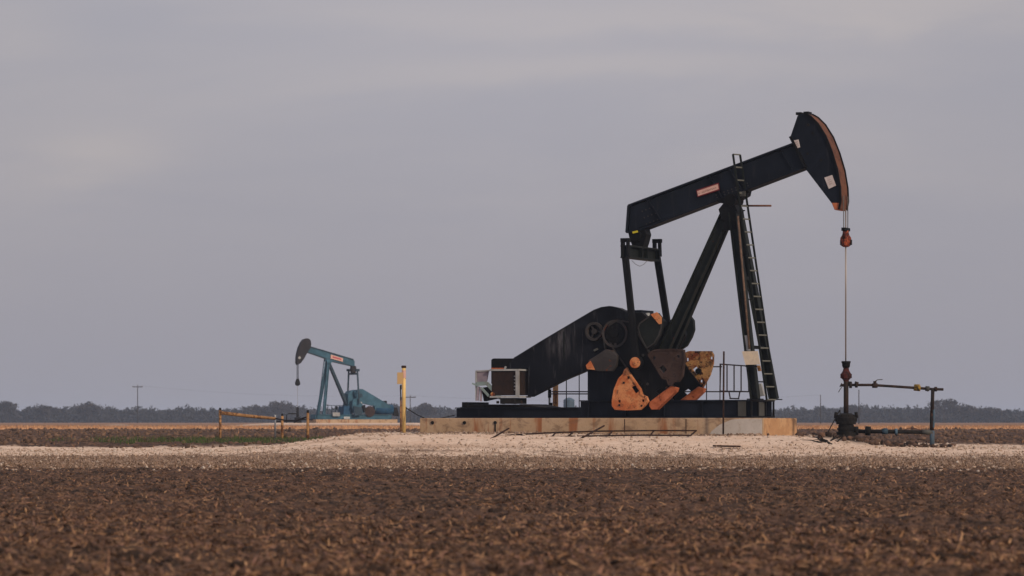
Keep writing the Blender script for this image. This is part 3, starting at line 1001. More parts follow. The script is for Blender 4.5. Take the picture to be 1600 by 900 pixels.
mb.box((qa.x - .02, -1.22, qb.z + .052), (qa.x + .02, 1.22, qa.z - .052))
for yy in (-.22, .22, -1.2, 1.16): mb.box((qa.x - .15, yy, qb.z + .052), (qa.x + .15, yy + .05, qa.z - .052))
eq = mb.build('equalizer', m_legs, pj, .004)
mb = MB()
c0, c1 = P(987, 407, -.5), P(1012, 407, .2)
mid = (c0 + c1) / 2; mid.z -= .18
mb.tube([c0, (c0 + mid) / 2 + Vector((0, 0, -.03)), mid, (c1 + mid) / 2 + Vector((0, 0, -.03)), c1], .008, 5)
mb.build('safety_chain', m_cable, eq)
# tail bearing
tb = XZ([(981, 361), (1007, 355), (1010, 366), (1007, 378), (1004, 387), (989, 387), (984, 374)], -.2)
mb = MB(); mb.prism(tb, -.22, .22)
qq = P(996, 369, -.2); mb.disc((qq.x, qq.z), .17, -.34, .34, 20)
tail = mb.build('tail_bearing', m_black, pj, .02)
MB().prism(XZ([(988, 362), (996, 360), (997, 363), (989, 365)], -.36), -.37, -.35).build('tag', m_hi, tail)

# walking beam -----------------------------------------------------------
yb_ = .24
side = XZ([(981, 321), (1238, 224), (1256, 262), (1130, 311.5), (1005, 357), (979, 365)], -yb_)
mb = MB(); mb.prism(XZ([(984, 323), (1238, 227), (1254, 260), (1130, 308), (1004, 354), (981, 362)], -yb_), -.17, .17)
beam = mb.build('walking_beam', m_navy, pj, .004)
mb = MB()
tA, tB = P(981, 321, -yb_), P(1238, 224.5, -yb_)
bA, bB = P(1003, 357.5, -yb_), P(1256, 261.5, -yb_)
mb.bar((tA.x, 0, tA.z), (tB.x, 0, tB.z), .48, .055, (0, 0, 1))
mb.bar((bA.x, 0, bA.z), (bB.x, 0, bB.z), .48, .055, (0, 0, 1))
zA = P(978, 363, -yb_)
mb.bar((tA.x, 0, tA.z), (zA.x, 0, zA.z), .48, .05, (1, 0, 0))
mb.bar((zA.x, 0, zA.z), (bA.x, 0, bA.z), .48, .05)
mb.build('beam_flange', m_navy, beam, .004)
mb = MB()
for t in (.12, .50, .62, .93):
    a = tA.lerp(tB, t); b = bA.lerp(bB, t)
    for s_ in (-1, 1): mb.bar((a.x, s_ * .205, a.z - .04), (b.x, s_ * .205, b.z + .04), .06, .025, (1, 0, 0))
mb.split('stiffener', m_navy, beam)
mb = MB()
for t in np.linspace(.47, .66, 9):
    for aa, bb, dz_ in ((bA, bB, .075), (bA, bB, .15)):
        a = aa.lerp(bb, float(t)); mb.disc((a.x - dz_ * .35, a.z + dz_ + .02), .022, -.195, -.171, 7)
for t in np.linspace(.03, .10, 4):
    for dz_ in (.10, .30, .50):
        a = bA.lerp(bB, float(t)); mb.disc((a.x - dz_ * .35, a.z + dz_), .022, -.195, -.171, 7)
mb.split('beam_bolt', m_detail, beam)
# decal with red border
def decal(pts, Y, name, m, parent, grow=0, th=.006):
    return MB().prism(XZ(pts, Y), Y - th, Y).build(name, m, parent)


sg = MB().prism(XZ([(1088, 297), (1123, 285.5), (1124.5, 297), (1090, 308)], -.235), -.245, -.228).build('nameplate', m_decalred, beam, 0, 'red bordered pinkish plate on the beam')
MB().prism(XZ([(1089.3, 298.6), (1121.6, 287.6), (1122.9, 295.4), (1090.8, 306.2)], -.25), -.253, -.247).build('plate_face', m_decal, sg)
mb = MB()
u0, u1 = Vector((1091.8, 303.2)), Vector((1121.0, 293.4))
rr = random.Random(3)
for k in range(11):
    if k == 1: continue
    c = u0.lerp(u1, (k + .4) / 11.4); h = 2.1 if k != 6 else 1.4
    a = [(c.x - .75, c.y + .25), (c.x + .75, c.y - .25), (c.x + .6, c.y - .25 - h), (c.x - .9, c.y + .25 - h)]
    for (i, j) in rr.choice([((0, 3), (3, 2), (2, 1)), ((0, 3), (3, 1)), ((0, 3), (0, 1), (3, 2)), ((3, 2), (0, 3))]):
        p0, p1 = P(*a[i], -.255), P(*a[j], -.255)
        mb.bar(p0, p1, .006, .011, (0, 1, 0))
mb.build('lettering', m_ink, sg)

# saddle bearing
mb = MB()
mb.prism(XZ([(1118, 313), (1166, 296), (1164, 305), (1152, 312), (1138, 318), (1124, 317)], -.25), -.25, .25)
qq = P(1143, 313, -.2); mb.disc((qq.x, qq.z), .19, -.36, .36, 22)
sad = mb.build('saddle_bearing', m_black, pj, .015)
qq = P(1161, 303, -.3)
MB().box((qq.x - .10, -.35, qq.z - .08), (qq.x + .08, -.27, qq.z + .08)).build('bearing_cap', m_grey, sad, .01)
qq = P(1168, 300, -.2); MB().disc((qq.x, qq.z), .05, -.22, -.1, 10).build('grease_fitting', m_black, sad)

# samson post ------------------------------------------------------------
apx = P(1144, 330, 0)
mb = MB()
mb.prism(XZ([(1128, 328), (1136, 318), (1152, 318), (1157, 330), (1155, 345), (1133, 345)], 0), -.30, .30)
mb.prism(XZ([(1131, 344), (1156, 344), (1150, 360), (1128, 360)], -.28), -.29, -.25)
mb.prism(XZ([(1131, 344), (1156, 344), (1150, 360), (1128, 360)], .28), .25, .29)
sp = mb.build('samson_post_head', m_black, pj, .01)
nb = P(1180, 625, -.82); fb = Vector((nb.x, .82, zh))
for (yt, yb2, nm) in ((-.22, -.82, 'near'), (.22, .82, 'far')):
    mb = MB(); mb.ibar((apx.x + .12, yt, apx.z - .05), (nb.x, yb2, zh + .02), .24, .26, .03, (1, 0, 0))
    lg = mb.build('samson_post_leg', m_legs, pj, .004)
    mb = MB(); mb.box((nb.x - .22, yb2 - .15, zh + .003), (nb.x + .22, yb2 + .15, zh + .035)); mb.build('foot_plate', m_black, lg)
# spreaders between front legs
mb = MB()
for t in (.35, .72):
    xx = apx.x + .12 + (nb.x - apx.x - .12) * t; zz_ = apx.z - .05 + (zh - apx.z + .05) * t
    hw = .22 + .60 * t - .12
    mb.bar((xx, -hw, zz_), (xx, hw, zz_), .10, .10)
mb.split('spreader', m_legs, pj)
MB().tube([P(1153, 338, -.5), P(1171, 545, -.95)], .035, 8).build('conduit', m_tanpipe, pj)
# light plates on the near leg, seen between leg and ladder
for a in ([(1163.5, 524), (1169.5, 524), (1172.5, 548), (1166.5, 548)],):
    MB().prism(XZ(a, -.88), -.885, -.868).build('leg_plate', m_white, pj)
# back leg
k1 = P(1045, 545, 0); k1.z = P(1034, 566, 0).z
bl0 = P(1137, 334, 0); bl1 = P(1043, 548, 0)
d_ = (bl1 - bl0)
bl2 = bl0 + d_ * 1.10
for s_ in (-1, 1):
    y0_, y1_ = s_ * .12, s_ * .30
    mb = MB(); mb.ibar((bl0.x, y0_, bl0.z), (bl2.x, y1_, bl2.z), .22, .32, .03, (1, 0, 0)); mb.build('back_leg', m_legs, pj, .004)
# bracket that carries the back leg on the reducer
mb = MB(); mb.prism(XZ([(1022, 558), (1034, 520), (1052, 497), (1068, 505), (1072, 524), (1062, 545), (1050, 560), (1048, 600), (1010, 600)], .45), .36, .56)
mb.prism([(bl2.x - .6, zh + .004), (bl2.x + .25, zh + .004), (bl2.x + .15, bl2.z), (bl2.x - .35, bl2.z)], -.34, .34)
mb.build('back_leg_bracket', m_black, pj, .01)

# ladder ------------------------------------------------------------------
lad0, lad1 = P(1149, 241, -.52), P(1199, 628, -.1)
lx = Vector((0.0, 1.0, 0))
mb = MB()
# lower ladder leans from the skid end up past the beam on the near side
bot = Vector((nb.x + .16, .16, zh + .01)); topp = Vector((lad0.x, -.42, lad0.z))
hw = .20
def lerp(a, b, t): return a + (b - a) * t
side_v = Vector((.16, .34, 0)).normalized()
for s_ in (-1, 1):
    mb.bar(bot + side_v * s_ * hw, topp + side_v * s_ * .15, .035, .06, (1, 0, 0))
ladder = thing_part('ladder', pj); mb.split('ladder_rail', m_legs, ladder)
mb = MB(); nr = 19
for k in range(nr + 1):
    t = k / nr; c = lerp(bot, topp, t); h = hw + (.15 - hw) * t
    mb.tube([c - side_v * h, c + side_v * h], .024, 6)
mb.split('ladder_rung', m_rung, ladder)
# ladder brackets to the leg
mb = MB()
for py in (600, 545, 470, 400):
    t = (py - 241) / (628 - 241.); c = lerp(topp, bot, t)
    zz_ = c.z; tt = (apx.z - .05 - zz_) / (apx.z - .05 - zh)
    lx_ = apx.x + .12 + (nb.x - apx.x - .12) * tt
    mb.bar(c - side_v * hw, (lx_, -(.22 + .6 * tt) * .9, zz_), .03, .04)
mb.split('ladder_bracket', m_black, ladder)
# stub pipe sticking out below the bearing
a, b = P(1158, 321.5, .3), P(1205, 321.5, .3)
MB().tube([a, b], .03, 8).build('davit_pipe', m_track, pj)
a, b = P(1164, 329, .3), P(1150, 329, .3)
MB().tube([a, b], .02, 6).build('hand_hold', m_black, pj)

# horse head --------------------------------------------------------------
yh = .27
near_curve = [(1258, 178), (1267, 183), (1278, 194), (1290, 213), (1300, 238), (1308, 265), (1312.5, 292), (1313.5, 313), (1311, 327)]
hp = XZ([(1234, 216), (1246, 181), (1251, 178)] + near_curve + [(1304, 326), (1299, 317), (1257, 262)], -yh)
mb = MB(); mb.prism(hp, -yh, yh)
head = mb.build('horse_head', m_navy, pj, .008)
cv = XZ(near_curve, -yh)
mb = MB()
def strip(cv, y0, y1, o0, o1, mb):
    # ribbon with thickness following curve, offset outward
    n_ = len(cv); pts = [Vector((a, 0, b)) for a, b in cv]
    A, B = [], []
    for i in range(n_):
        d = (pts[min(i + 1, n_ - 1)] - pts[max(i - 1, 0)]).normalized(); nn = Vector((-d.z, 0, d.x))
        if nn.x < 0 and nn.z < 0 or (nn.x < 0 and abs(nn.z) < .4): nn = -nn
        if i < 2 and nn.z < 0: nn = -nn
        A.append(pts[i] + nn * o0); B.append(pts[i] + nn * o1)
    for i in range(n_ - 1):
        vs_ = [mb.bm.verts.new((p.x, yy, p.z)) for yy in (y0, y1) for p in (A[i], A[i + 1], B[i + 1], B[i])]
        f = mb.bm.faces.new
        f(vs_[:4]); f(vs_[7:3:-1])
        for j in range(4):
            jj = (j + 1) % 4; f((vs_[j], vs_[4 + j], vs_[4 + jj], vs_[jj]))
strip(cv, -yh - .02, yh + .02, .004, .03, mb)
mb.build('head_track', m_track, head)
mb = MB(); strip(cv, yh + .022, yh + .06, -.03, .07, mb); strip(cv, -yh - .05, -yh - .022, -.02, .045, mb); mb.split('head_rim', m_black, head)
# orange tip
MB().prism(XZ([(1299.5, 317), (1304, 328), (1311.5, 328.3), (1313.5, 317)], -yh), -yh - .012, yh + .035).build('head_tip', m_tip, head, .01)
MB().prism(XZ([(1233, 214), (1237, 212), (1262, 262), (1258, 264)], -yh), -yh - .03, yh).build('head_hinge_plate', m_black, head)
for pts in ([(1240, 219.5), (1247.5, 218), (1250, 230), (1242.5, 233)], [(1288, 277.5), (1300, 273.5), (1306, 290), (1295, 295)]):
    s1 = MB().prism(XZ(pts, -yh - .02), -yh - .024, -yh - .001).build('warning_sticker', m_decalwhite, head)
    c = [sum(p[i] for p in pts) / 4 for i in (0, 1)]
    mb = MB()
    for k in (-1, 0, 1):
        a = (c[0] - 2.4 + k * .9, c[1] + .9 + k * 3.0); b = (c[0] + 2.2 + k * .9, c[1] - .9 + k * 3.0)
        mb.bar(P(*a, -yh - .027), P(*b, -yh - .027), .004, .02, (0, 1, 0))
    mb.build('sticker_marks', m_ink, s1)
mb = MB()
for (a, b) in ((1270, 208), (1263, 195), (1262, 240), (1283, 250)):
    qq = P(a, b, -yh); mb.disc((qq.x, qq.z), .045, -yh - .018, -yh - .002, 12)
mb.split('lifting_hole_shade', m_oil, head)  # dark discs painted in for the shade inside the holes
mb = MB()
for (a, b) in ((1250, 179), (1262, 178)):
    qq = P(a, b, 0); mb.box((qq.x - .08, -.16, qq.z - .02), (qq.x + .08, .16, qq.z + .06))
mb.split('bridle_anchor', m_black, head)

# bridle, carrier bar and polished rod -----------------------------------
bx = P(1321.5, 340, 0).x
zt, zc = P(1321, 327, 0).z, P(1321, 356, 0).z
for yy in (-.2, .2):
    MB().tube([(bx, yy, zt + .4), (bx, yy * .95, zc)], .014, 6).build('bridle_cable', m_cable, pj)
zb = P(1321, 386, 0).z; zr = P(1321, 372, 0).z
mb = MB(); mb.box((bx - .07, -.22, zc - .1), (bx + .07, .22, zc)); cb = mb.build('carrier_bar', m_black, pj, .01)
mb = MB()
for s_ in (-1, 1): mb.tube([(bx, s_ * .16, zc - .1), (bx, s_ * .15, zr)], .045, 8)
mb.split('carrier_spool', m_reddk, cb)
MB().lathe((bx, 0, zb), [(.08, 0), (.15, .05), (.17, .16), (.165, .28), (.11, .36), (.08, .5)], 16).build('rod_clamp', m_red, cb)
mb = MB(); mb.box((bx - .17, -.05, zb + .06), (bx + .19, .05, zb + .22)); mb.build('clamp_bolt', m_oil, cb, .01)
zs = P(1321, 566, 0).z
MB().tube([(bx, 0, zs - .2), (bx, 0, zc + .55)], .022, 8).build('polished_rod', m_rod, pj)

# prime mover side ---------------------------------------------------------
# belt guard: long slanting sheet metal housing
bgp = XZ([(792, 572), (803, 560), (850, 531), (905, 498.5), (928, 485), (940, 480.5), (952, 479), (966, 482), (977, 487.5), (975, 520),
          (960, 556), (935, 572), (918, 578), (880, 594), (837, 616), (829, 620), (824, 620), (824, 577), (790, 576)], -1.0)
STAIN()
guard = MB().prism(bgp, -.99, -.70).build('belt_guard', m_guard, pj, .015)
# seam rim of the guard
mb = MB()
rim = XZ([(803, 560), (850, 531), (905, 498.5), (928, 485), (940, 480.5), (952, 479), (966, 482), (977, 487.5)], -1.0)
strip(rim, -1.01, -.68, .0, .018, mb); mb.build('guard_rim', m_black, guard)
mb = MB(); qq0, qq1 = P(868, 530, -1.0), P(880, 570, -1.0)
mb.box((P(880, 520, -1).x, -1.006, P(880, 560, -1).z), (P(882, 520, -1).x, -.992, P(880, 518, -1).z)); mb.build('guard_seam', m_legs, guard)
# motor housing behind guard
hb_ = XZ([(768, 578), (768, 562), (771, 560), (806, 560), (830, 570), (830, 600), (768, 600)], -.3)
mot = MB().prism(hb_, -.35, .5).build('electric_motor', m_black, pj, .03)
MB().box((P(770, 0, -.3).x, -.37, P(770, 577, -.36).z), (P(790, 0, -.3).x, -.352, P(770, 575, -.36).z)).build('motor_band', m_tip, mot)
# boxy cage with a brown core and white angle frame
xa_, xb_ = P(765, 600, -.98).x, P(811, 600, -.98).x
zt_, zb_ = P(790, 578, -.98).z, P(790, 620, -.98).z
ya_, yb3 = -1.42, -.99
ya_ = -1.48; yb3 = -.58
# shift so the front corner lies at px 811
xa_, xb_ = P(765, 600, ya_).x, P(811, 600, ya_).x
zt_, zb_ = P(790, 578, ya_).z, P(790, 620, ya_).z
core = MB().box((xa_ + .05, ya_ + .05, zb_ + .05), (xb_ - .04, yb3 - .05, zt_ - .05)).build('engine_cooler', m_radiator, pj, .01)
mb = MB(); t_ = .055
for (zz_) in (zt_, zb_):
    mb.box((xa_, ya_, zz_ - t_ / 2), (xb_, ya_ + t_, zz_ + t_ / 2))
    mb.box((xb_ - t_, ya_ + t_ + .002, zz_ - t_ / 2), (xb_, yb3, zz_ + t_ / 2))
mb.box((xb_ - .12, ya_ - .004, zb_ + t_ / 2 + .002), (xb_ + .004, ya_ + .03, zt_ - t_ / 2 - .002))
mb.box((xb_ - t_, yb3 - t_, zb_ + t_ / 2 + .002), (xb_, yb3, zt_ - t_ / 2 - .002))
mb.build('cooler_frame', m_white, core)
mb = MB()
for k in range(5):
    zz_ = lerp(zb_ + .22, zt_ - .2, k / 4); mb.disc((xb_ - .17, zz_), .022, ya_ + .03, ya_ + .048, 8)
mb.split('cooler_bolt', m_white, core)
mb = MB(); qq = P(789, 574, ya_); mb.bar((qq.x - .04, ya_ + .04, qq.z - .1), (qq.x + .01, ya_ + .04, qq.z + .03), .04, .05); mb.build('filler_cap', m_white, core)
MB().bar(P(768, 577, ya_ + .02) + Vector((0, 0, .03)), P(786, 577, ya_ + .02) + Vector((0, 0, .03)), .05, .03).build('orange_edge', m_tip, core)
MB().box((xa_ + .35, ya_ + .02, zb_ - .22), (xb_ - .15, yb3, zb_ - .035)).build('cooler_base', m_oil, core, .01)
# left side frame: pinkish panel, pale struts
Yp = -1.30
panel = MB().prism(XZ([(743.5, 580), (764, 579.5), (761, 596), (745, 597)], Yp), Yp - .02, Yp + .02).build('control_panel', m_pink, pj, .004)
mb = MB()
for a, b in (((743.5, 580), (765.5, 579)), ((744, 580), (744, 626)), ((744.5, 598.5), (762, 598))):
    mb.bar(P(*a, Yp - .03), P(*b, Yp - .03), .045, .045)
mb.build('panel_frame', m_white, panel)
mb = MB()
for a, b, w_ in (((745, 600), (761, 599), .12), ((761, 599), (782, 622), .12), ((738, 599), (747, 603), .05), ((752, 606), (764, 619), .07)):
    mb.bar(P(*a, Yp - .09), P(*b, Yp - .09), .05, w_, (0, 0, 1))
mb.split('mounting_strut', m_pale, panel, .004)
mb = MB()
for a, b in (((748, 604), (746, 626)), ((752, 605), (751, 627))):
    mb.bar(P(*a, Yp - .04), P(*b, Yp - .04), .06, .06)
mb.split('panel_leg', m_pink, panel)
q = P(771, 616, Yp - .08); MB().disc((q.x, q.z), .07, Yp - .16, Yp - .06, 12).build('rusty_knob', m_orange2, panel, .01)
mb = MB()
mb.prism(XZ([(752, 606), (764, 604), (778, 622), (756, 627)], Yp + .1), Yp + .1, Yp + .3); mb.build('sheave', m_black, panel)
# slide base under it
mb = MB()
mb.prism([(P(718, 634, -.95).x, zl + .004), (P(845, 634, -.95).x, zl + .004), (P(822, 629, -.95).x, zl + .09), (P(738, 627, -.95).x, zl + .10)], -.95, .7)
for (a, b) in ((722, 731), (745, 756), (812, 824)):
    mb.box((P(a, 634, -.95).x, -.97, zl + .002), (P(b, 634, -.95).x, .6, zl + .10 + (.07 if a == 722 else 0)))
base_ = mb.build('slide_base', m_oil, pj, .01)
mb = MB()
for k in range(5):
    q = P(778 + k * 9, 628 + (k % 2), -1.0); mb.box((q.x - .05, -1.02, q.z - .05), (q.x + .04, -.98, q.z + .03))
mb.split('adjuster_bolt', m_brown, base_, .006)

# sign standing on the ladder side of the post
q = [(1159.5, 549), (1184, 548.5), (1188, 569.5), (1165, 570)]
sgn = thing('lease_sign', 'blank sun bleached cream sign tilted against the black pumpjack front leg', 'sign', MF.o, MF.phi)
MB().prism(XZ(q, -1.06), -1.075, -1.055).build('sign_panel', m_signbeige, sgn, .002)
mb = MB()
a, b = P(1171, 571, -1.05), P(1171, 571, -1.05)
mb.bar((a.x - .1, -1.052, a.z), (a.x - .1, -.90, a.z + .05), .03, .03)
mb.bar((a.x + .15, -1.052, a.z + .3), (a.x + .15, -.90, a.z + .3), .03, .03)
mb.bar((a.x - .12, -1.062, a.z - .03), (a.x + .25, -1.062, a.z - .03), .02, .04)
mb.build('sign_bracket', m_black, sgn)
# pale junction box and meter between leg and ladder
mb = MB(); mb.prism(XZ([(1182, 600), (1191, 599), (1196, 618), (1186, 620)], -.5), -.62, -.5); mb.build('junction_box', m_white, pj, .006)
mb = MB(); mb.prism(XZ([(1184, 571), (1188, 571), (1190, 580), (1186, 580)], -.5), -.6, -.5); mb.build('yellow_tag', m_yel_old, pj)

# railing behind the far crank, standing on the gravel
rl = thing('guard_railing', 'low dark pipe railing standing behind the counterweights', 'railing', (0, 0, 0))
def gw(px, py, Y=2.1): return MF.world(P(px, py, Y))
mb = MB()
for (pa, pb, py) in ((866, 1128, 573), (862, 1170, 612), (858, 920, 615.5)):
    if py == 573: pa = 1092
    mb.tube([gw(pa, py), gw(pb, py)], .022, 6)
mb.split('rail', m_rail, rl)
for px, pt in ((885, 590), (905, 578), (1104, 573), (1125, 568)):
    g = gw(px, 650); g.z = T(g.x, g.y) - .02
    MB().tube([g, gw(px, pt)], .018, 6).build('post', m_rail, rl)
gt = MB()
for a, b in (((1126, 569), (1169, 572)), ((1126, 611), (1169, 612)), ((1126, 569), (1125, 611)), ((1169, 572), (1170, 612)), ((1136, 570), (1136, 611)), ((1147, 571), (1147, 611)), ((1158, 571), (1158, 611)),
             ((1139, 612), (1141, 622)), ((1156, 612), (1154, 623)), ((1140, 622.5), (1155, 623))):
    gt.tube([gw(*a), gw(*b)], .024, 6)
gt.build('gate', m_rail, rl)
# posts seen under the belt guard
g = MF.world(P(868, 640, 2.6)); g.z = T(g.x, g.y) - .02
t2 = MF.world(P(868, 598, 2.6))
bp = thing('bollard_post', 'rusty yellow pipe bollard behind the skid, seen under the belt guard', 'bollard', g)
MB().tube([(0, 0, 0), (0, 0, t2.z - g.z)], .09, 12).build('pipe', m_yel_old, bp)
MB().tube([(0, 0, t2.z - g.z), (0, 0, t2.z - g.z + .05)], [.092, .05], 12).build('cap', m_rebar, bp)
g = MF.world(P(858.5, 640, 2.2)); g.z = T(g.x, g.y) - .02
t2 = MF.world(P(858.5, 606, 2.2))
ep = thing('meter_post', 'thin grey post with a small dark box behind the skid', 'post', g)
MB().tube([(0, 0, 0), (0, 0, t2.z - g.z)], .035, 8).build('pole', m_white, ep)
MB().box((-.05, -.08, t2.z - g.z - .32), (.06, -.036, t2.z - g.z - .05)).build('meter_box', m_black, ep, .004)
MB().box((-.02, -.09, t2.z - g.z - .75), (.10, -.036, t2.z - g.z - .48)).build('meter_box', m_black, ep, .004)

# thin rebar standing in front of the pad
g = MF.world(P(1130, 682, YN - .35)); g.z = T(g.x, g.y) - .1
t2 = MF.world(P(1131, 549, YN - .35))
rb = MB().tube([(0, 0, 0), (.02, 0, t2.z - g.z)], .028, 8).build('steel_rod', m_rebar)
rb.location = g
rb['label'] = 'thin rusty steel rod standing upright in front of the pale concrete patch'; rb['category'] = 'rod'

# ------------------------------------------------------------------ scrap ladder of rebar in front of the pad
def dcol(px, py, d=95.2): return at(px, py, d)
scr = thing('rebar_ladder', 'long bent rusty rebar ladder lying along the foot of the concrete pad', 'scrap steel', (0, 0, 0))
def pxz(u, v): return (640 + u * .4, 630 + v * .4)
def rod(pts, r, d0=95.3, d1=95.3):
    mb = MB(); n_ = len(pts)
    mb.tube([at(*pxz(*p), d0 + (d1 - d0) * i / max(1, n_ - 1)) for i, p in enumerate(pts)], r, 6)
    return mb
rod([(230, 138), (400, 124), (560, 115), (750, 109), (940, 107), (1120, 107)], .026, 95.3, 94.7).build('long_rod', m_rebar, scr)
rod([(300, 142), (420, 134), (560, 131), (700, 128), (900, 125), (1098, 126)], .026, 94.6, 94.3).build('long_rod', m_rebar, scr)
mb = MB()
for a, b in (((425, 135), (445, 122)), ((553, 133), (572, 115)), ((618, 130), (640, 112)), ((778, 126), (792, 109)), ((940, 125), (955, 107)), ((1096, 127), (1120, 107))):
    mb.tube([at(*pxz(*a), 94.5), at(*pxz(*b), 94.95)], .024, 6)
mb.split('rung', m_rebar, scr)
def loose(pts, lab):
    mb = MB(); W = [at(*pxz(*p), d) for p, d in pts]; mb.tube(W, .026, 6)
    o = mb.build('steel_bar', m_rebar); o['label'] = lab; o['category'] = 'steel bar'; o['group'] = 'loose steel bars in front of the pad'
loose([((195, 158), 93.4), ((290, 151), 94.2), ((400, 138), 94.4)], 'rusty bar lying lowest at the left end of the rebar ladder')
loose([((275, 163), 93.0), ((330, 132), 94.0), ((388, 98), 95.0)], 'rusty bar leaning upright across the left end of the rebar ladder')
loose([((655, 145), 93.7), ((705, 118), 94.4), ((760, 88), 95.2)], 'rusty bar leaning across the middle of the rebar ladder')
mb = MB(); g0, g1 = march(1114, 698.5), march(1157, 699.5)
mb.bar(g0 + Vector((0, 0, .035)), g1 + Vector((0, 0, .035)), .10, .05); o = mb.build('steel_plank', m_rebar, None, .004)
mb = MB()
o['label'] = 'short dark flat steel plank on the gravel in front of the pad'; o['category'] = 'plank'

# ------------------------------------------------------------------ wellhead
wh = thing('wellhead', 'oil caked black wellhead tower with red stuffing box under the black pumpjack head', 'wellhead', WELL)
def wz(py): return CZ - (py - HY) / F * WELL.y - WELL.z
pxs = WELL.y / F
cas = MB().lathe((0, 0, -.1), [(.42, 0), (.40, .22), (.34, .30), (.30, .34)], 18).build('cellar_collar', m_oil, wh)
mb = MB()
mb.lathe((0, 0, wz(683)), [(.24, 0), (.24, wz(664) - wz(683))], 16)
for py, r, h in ((680, .30, .10), (672, .27, .07), (663, .30, .09)):
    mb.lathe((0, 0, wz(py)), [(r, 0), (r, h)], 18)
mb.build('casing_head', m_oil, wh, .006)
mb = MB()
mb.lathe((0, 0, wz(661) - .14), [(.22, 0), (.22, .13), (.24, .16), (.29, .20), (.30, .30), (.26, .38), (.16, .44)], 16)
th = mb.build('tubing_head', m_oil, wh)
mb = MB()
for k in range(8):
    a = k * math.pi / 4 + .2
    mb.tube([(.26 * math.cos(a), .26 * math.sin(a), wz(661) + .02), (.26 * math.cos(a), .26 * math.sin(a), wz(648))], .03, 6)
mb.split('flange_bolt', m_oil, th)
for s_ in (-1, 1):
    mb = MB(); mb.tube([(s_ * .2, 0, wz(655)), (s_ * .33, 0, wz(655))], [.10, .07], 10)
    mb.tube([(s_ * .32, 0, wz(653.5)), (s_ * .30, 0, wz(644))], .05, 8); mb.build('side_outlet', m_oil, wh)
MB().tube([(0, 0, wz(650)), (0, 0, wz(594))], .075, 12).build('tubing', m_pipe, wh)
mb = MB(); mb.lathe((0, 0, wz(597)), [(.07, 0), (.09, .06), (.15, .12), (.16, .24), (.10, .34)], 12); mb.box((-.17, -.04, .12 + wz(597)), (.17, .04, .25 + wz(597)))
sb = mb.build('stuffing_box', m_reddk, wh)
MB().lathe((0, 0, wz(597) + .33), [(.10, 0), (.08, .10), (.11, .14)], 14).build('gland', m_reddk, sb)
MB().lathe((0, 0, wz(571.5) - .06), [(.10, 0), (.12, .055), (.125, .14), (.14, .145), (.14, .20)], 14).build('drip_cup', m_black, sb)
mb = MB(); mb.tube([(-.15, 0, wz(602)), (0, 0, wz(602))], .045, 8); mb.tube([(-.15, 0, wz(602)), (-.17, 0, wz(601.5))], .065, 8); mb.build('bull_plug', m_pipe, wh)
mb = MB(); mb.tube([(-.13, 0, wz(605)), (-.19, 0, wz(609)), (-.23, 0, wz(613))], .012, 5); mb.build('drip_hose', m_grey, wh)

fl = thing('flow_line', 'dark pipe run with yellow valve from the wellhead to a grey blue riser', 'pipe', WELL)
def wl_(px, py): return Vector(((px - 1322) * pxs, 0, wz(py)))
MB().tube([wl_(1326, 601.5), wl_(1360, 601.5), wl_(1400, 604), wl_(1457, 608), wl_(1474, 608.5)], .042, 10).build('upper_pipe', m_pipe, fl)
mb = MB()
for px, py, r in ((1329, 601.5, .10), (1338, 601.5, .085), (1349, 606, .0), (1462, 608, .075)):
    if r: mb.tube([wl_(px - 2, py), wl_(px + 2, py)], r, 10)
mb.tube([wl_(1328, 600), wl_(1328.5, 596)], .05, 8); mb.tube([wl_(1338, 600), wl_(1339, 596.5)], .06, 8)
mb.split('union', m_pipe, fl)
mb = MB(); mb.tube([wl_(1363, 602.5), wl_(1371, 602.5)], .075, 10); mb.tube([wl_(1367, 602), wl_(1367, 595.5)], .05, 8); v1 = mb.build('valve', m_pipe, fl, 0, 'dark valve with thin lever')
MB().tube([wl_(1367, 596), wl_(1371, 593.5), wl_(1379, 593)], .014, 5).build('lever', m_grey, v1)
mb = MB(); mb.tube([wl_(1428, 606), wl_(1438, 607)], .09, 10); mb.tube([wl_(1433, 605), wl_(1433, 600.5)], .085, 10); mb.build('valve', m_yvalve, fl, 0, 'yellow valve')
mb = MB(); mb.tube([wl_(1446, 607), wl_(1452, 607.5)], .08, 10); mb.tube([wl_(1449, 607), wl_(1450, 611.5)], .03, 6); mb.build('valve', m_grey, fl, 0, 'small grey valve')
MB().tube([wl_(1457.5, 608), wl_(1456.5, 645)], .055, 10).build('riser', m_pipe, fl)
MB().tube([wl_(1456.5, 645), wl_(1456, 672)], .065, 10).build('riser', m_pipe, fl, 0, 'lower dark half of the riser')
MB().tube([wl_(1453.5, 644.2), wl_(1460, 644.2)], .05, 8).build('tee', m_pipe, fl)
gz = T(WELL.x + (1456 - 1322) * pxs, WELL.y) - WELL.z - .1
e_ = wl_(1456.5, 673)
MB().tube([e_, (e_.x, 0, gz)], .07, 10).build('riser', m_bluepipe, fl, 0, 'grey blue foot of the riser')
MB().tube([wl_(1458.6, 640) + Vector((0, -.05, 0)), wl_(1458.6, 668) + Vector((0, -.05, 0))], .03, 6).build('conduit', m_bluepipe, fl)
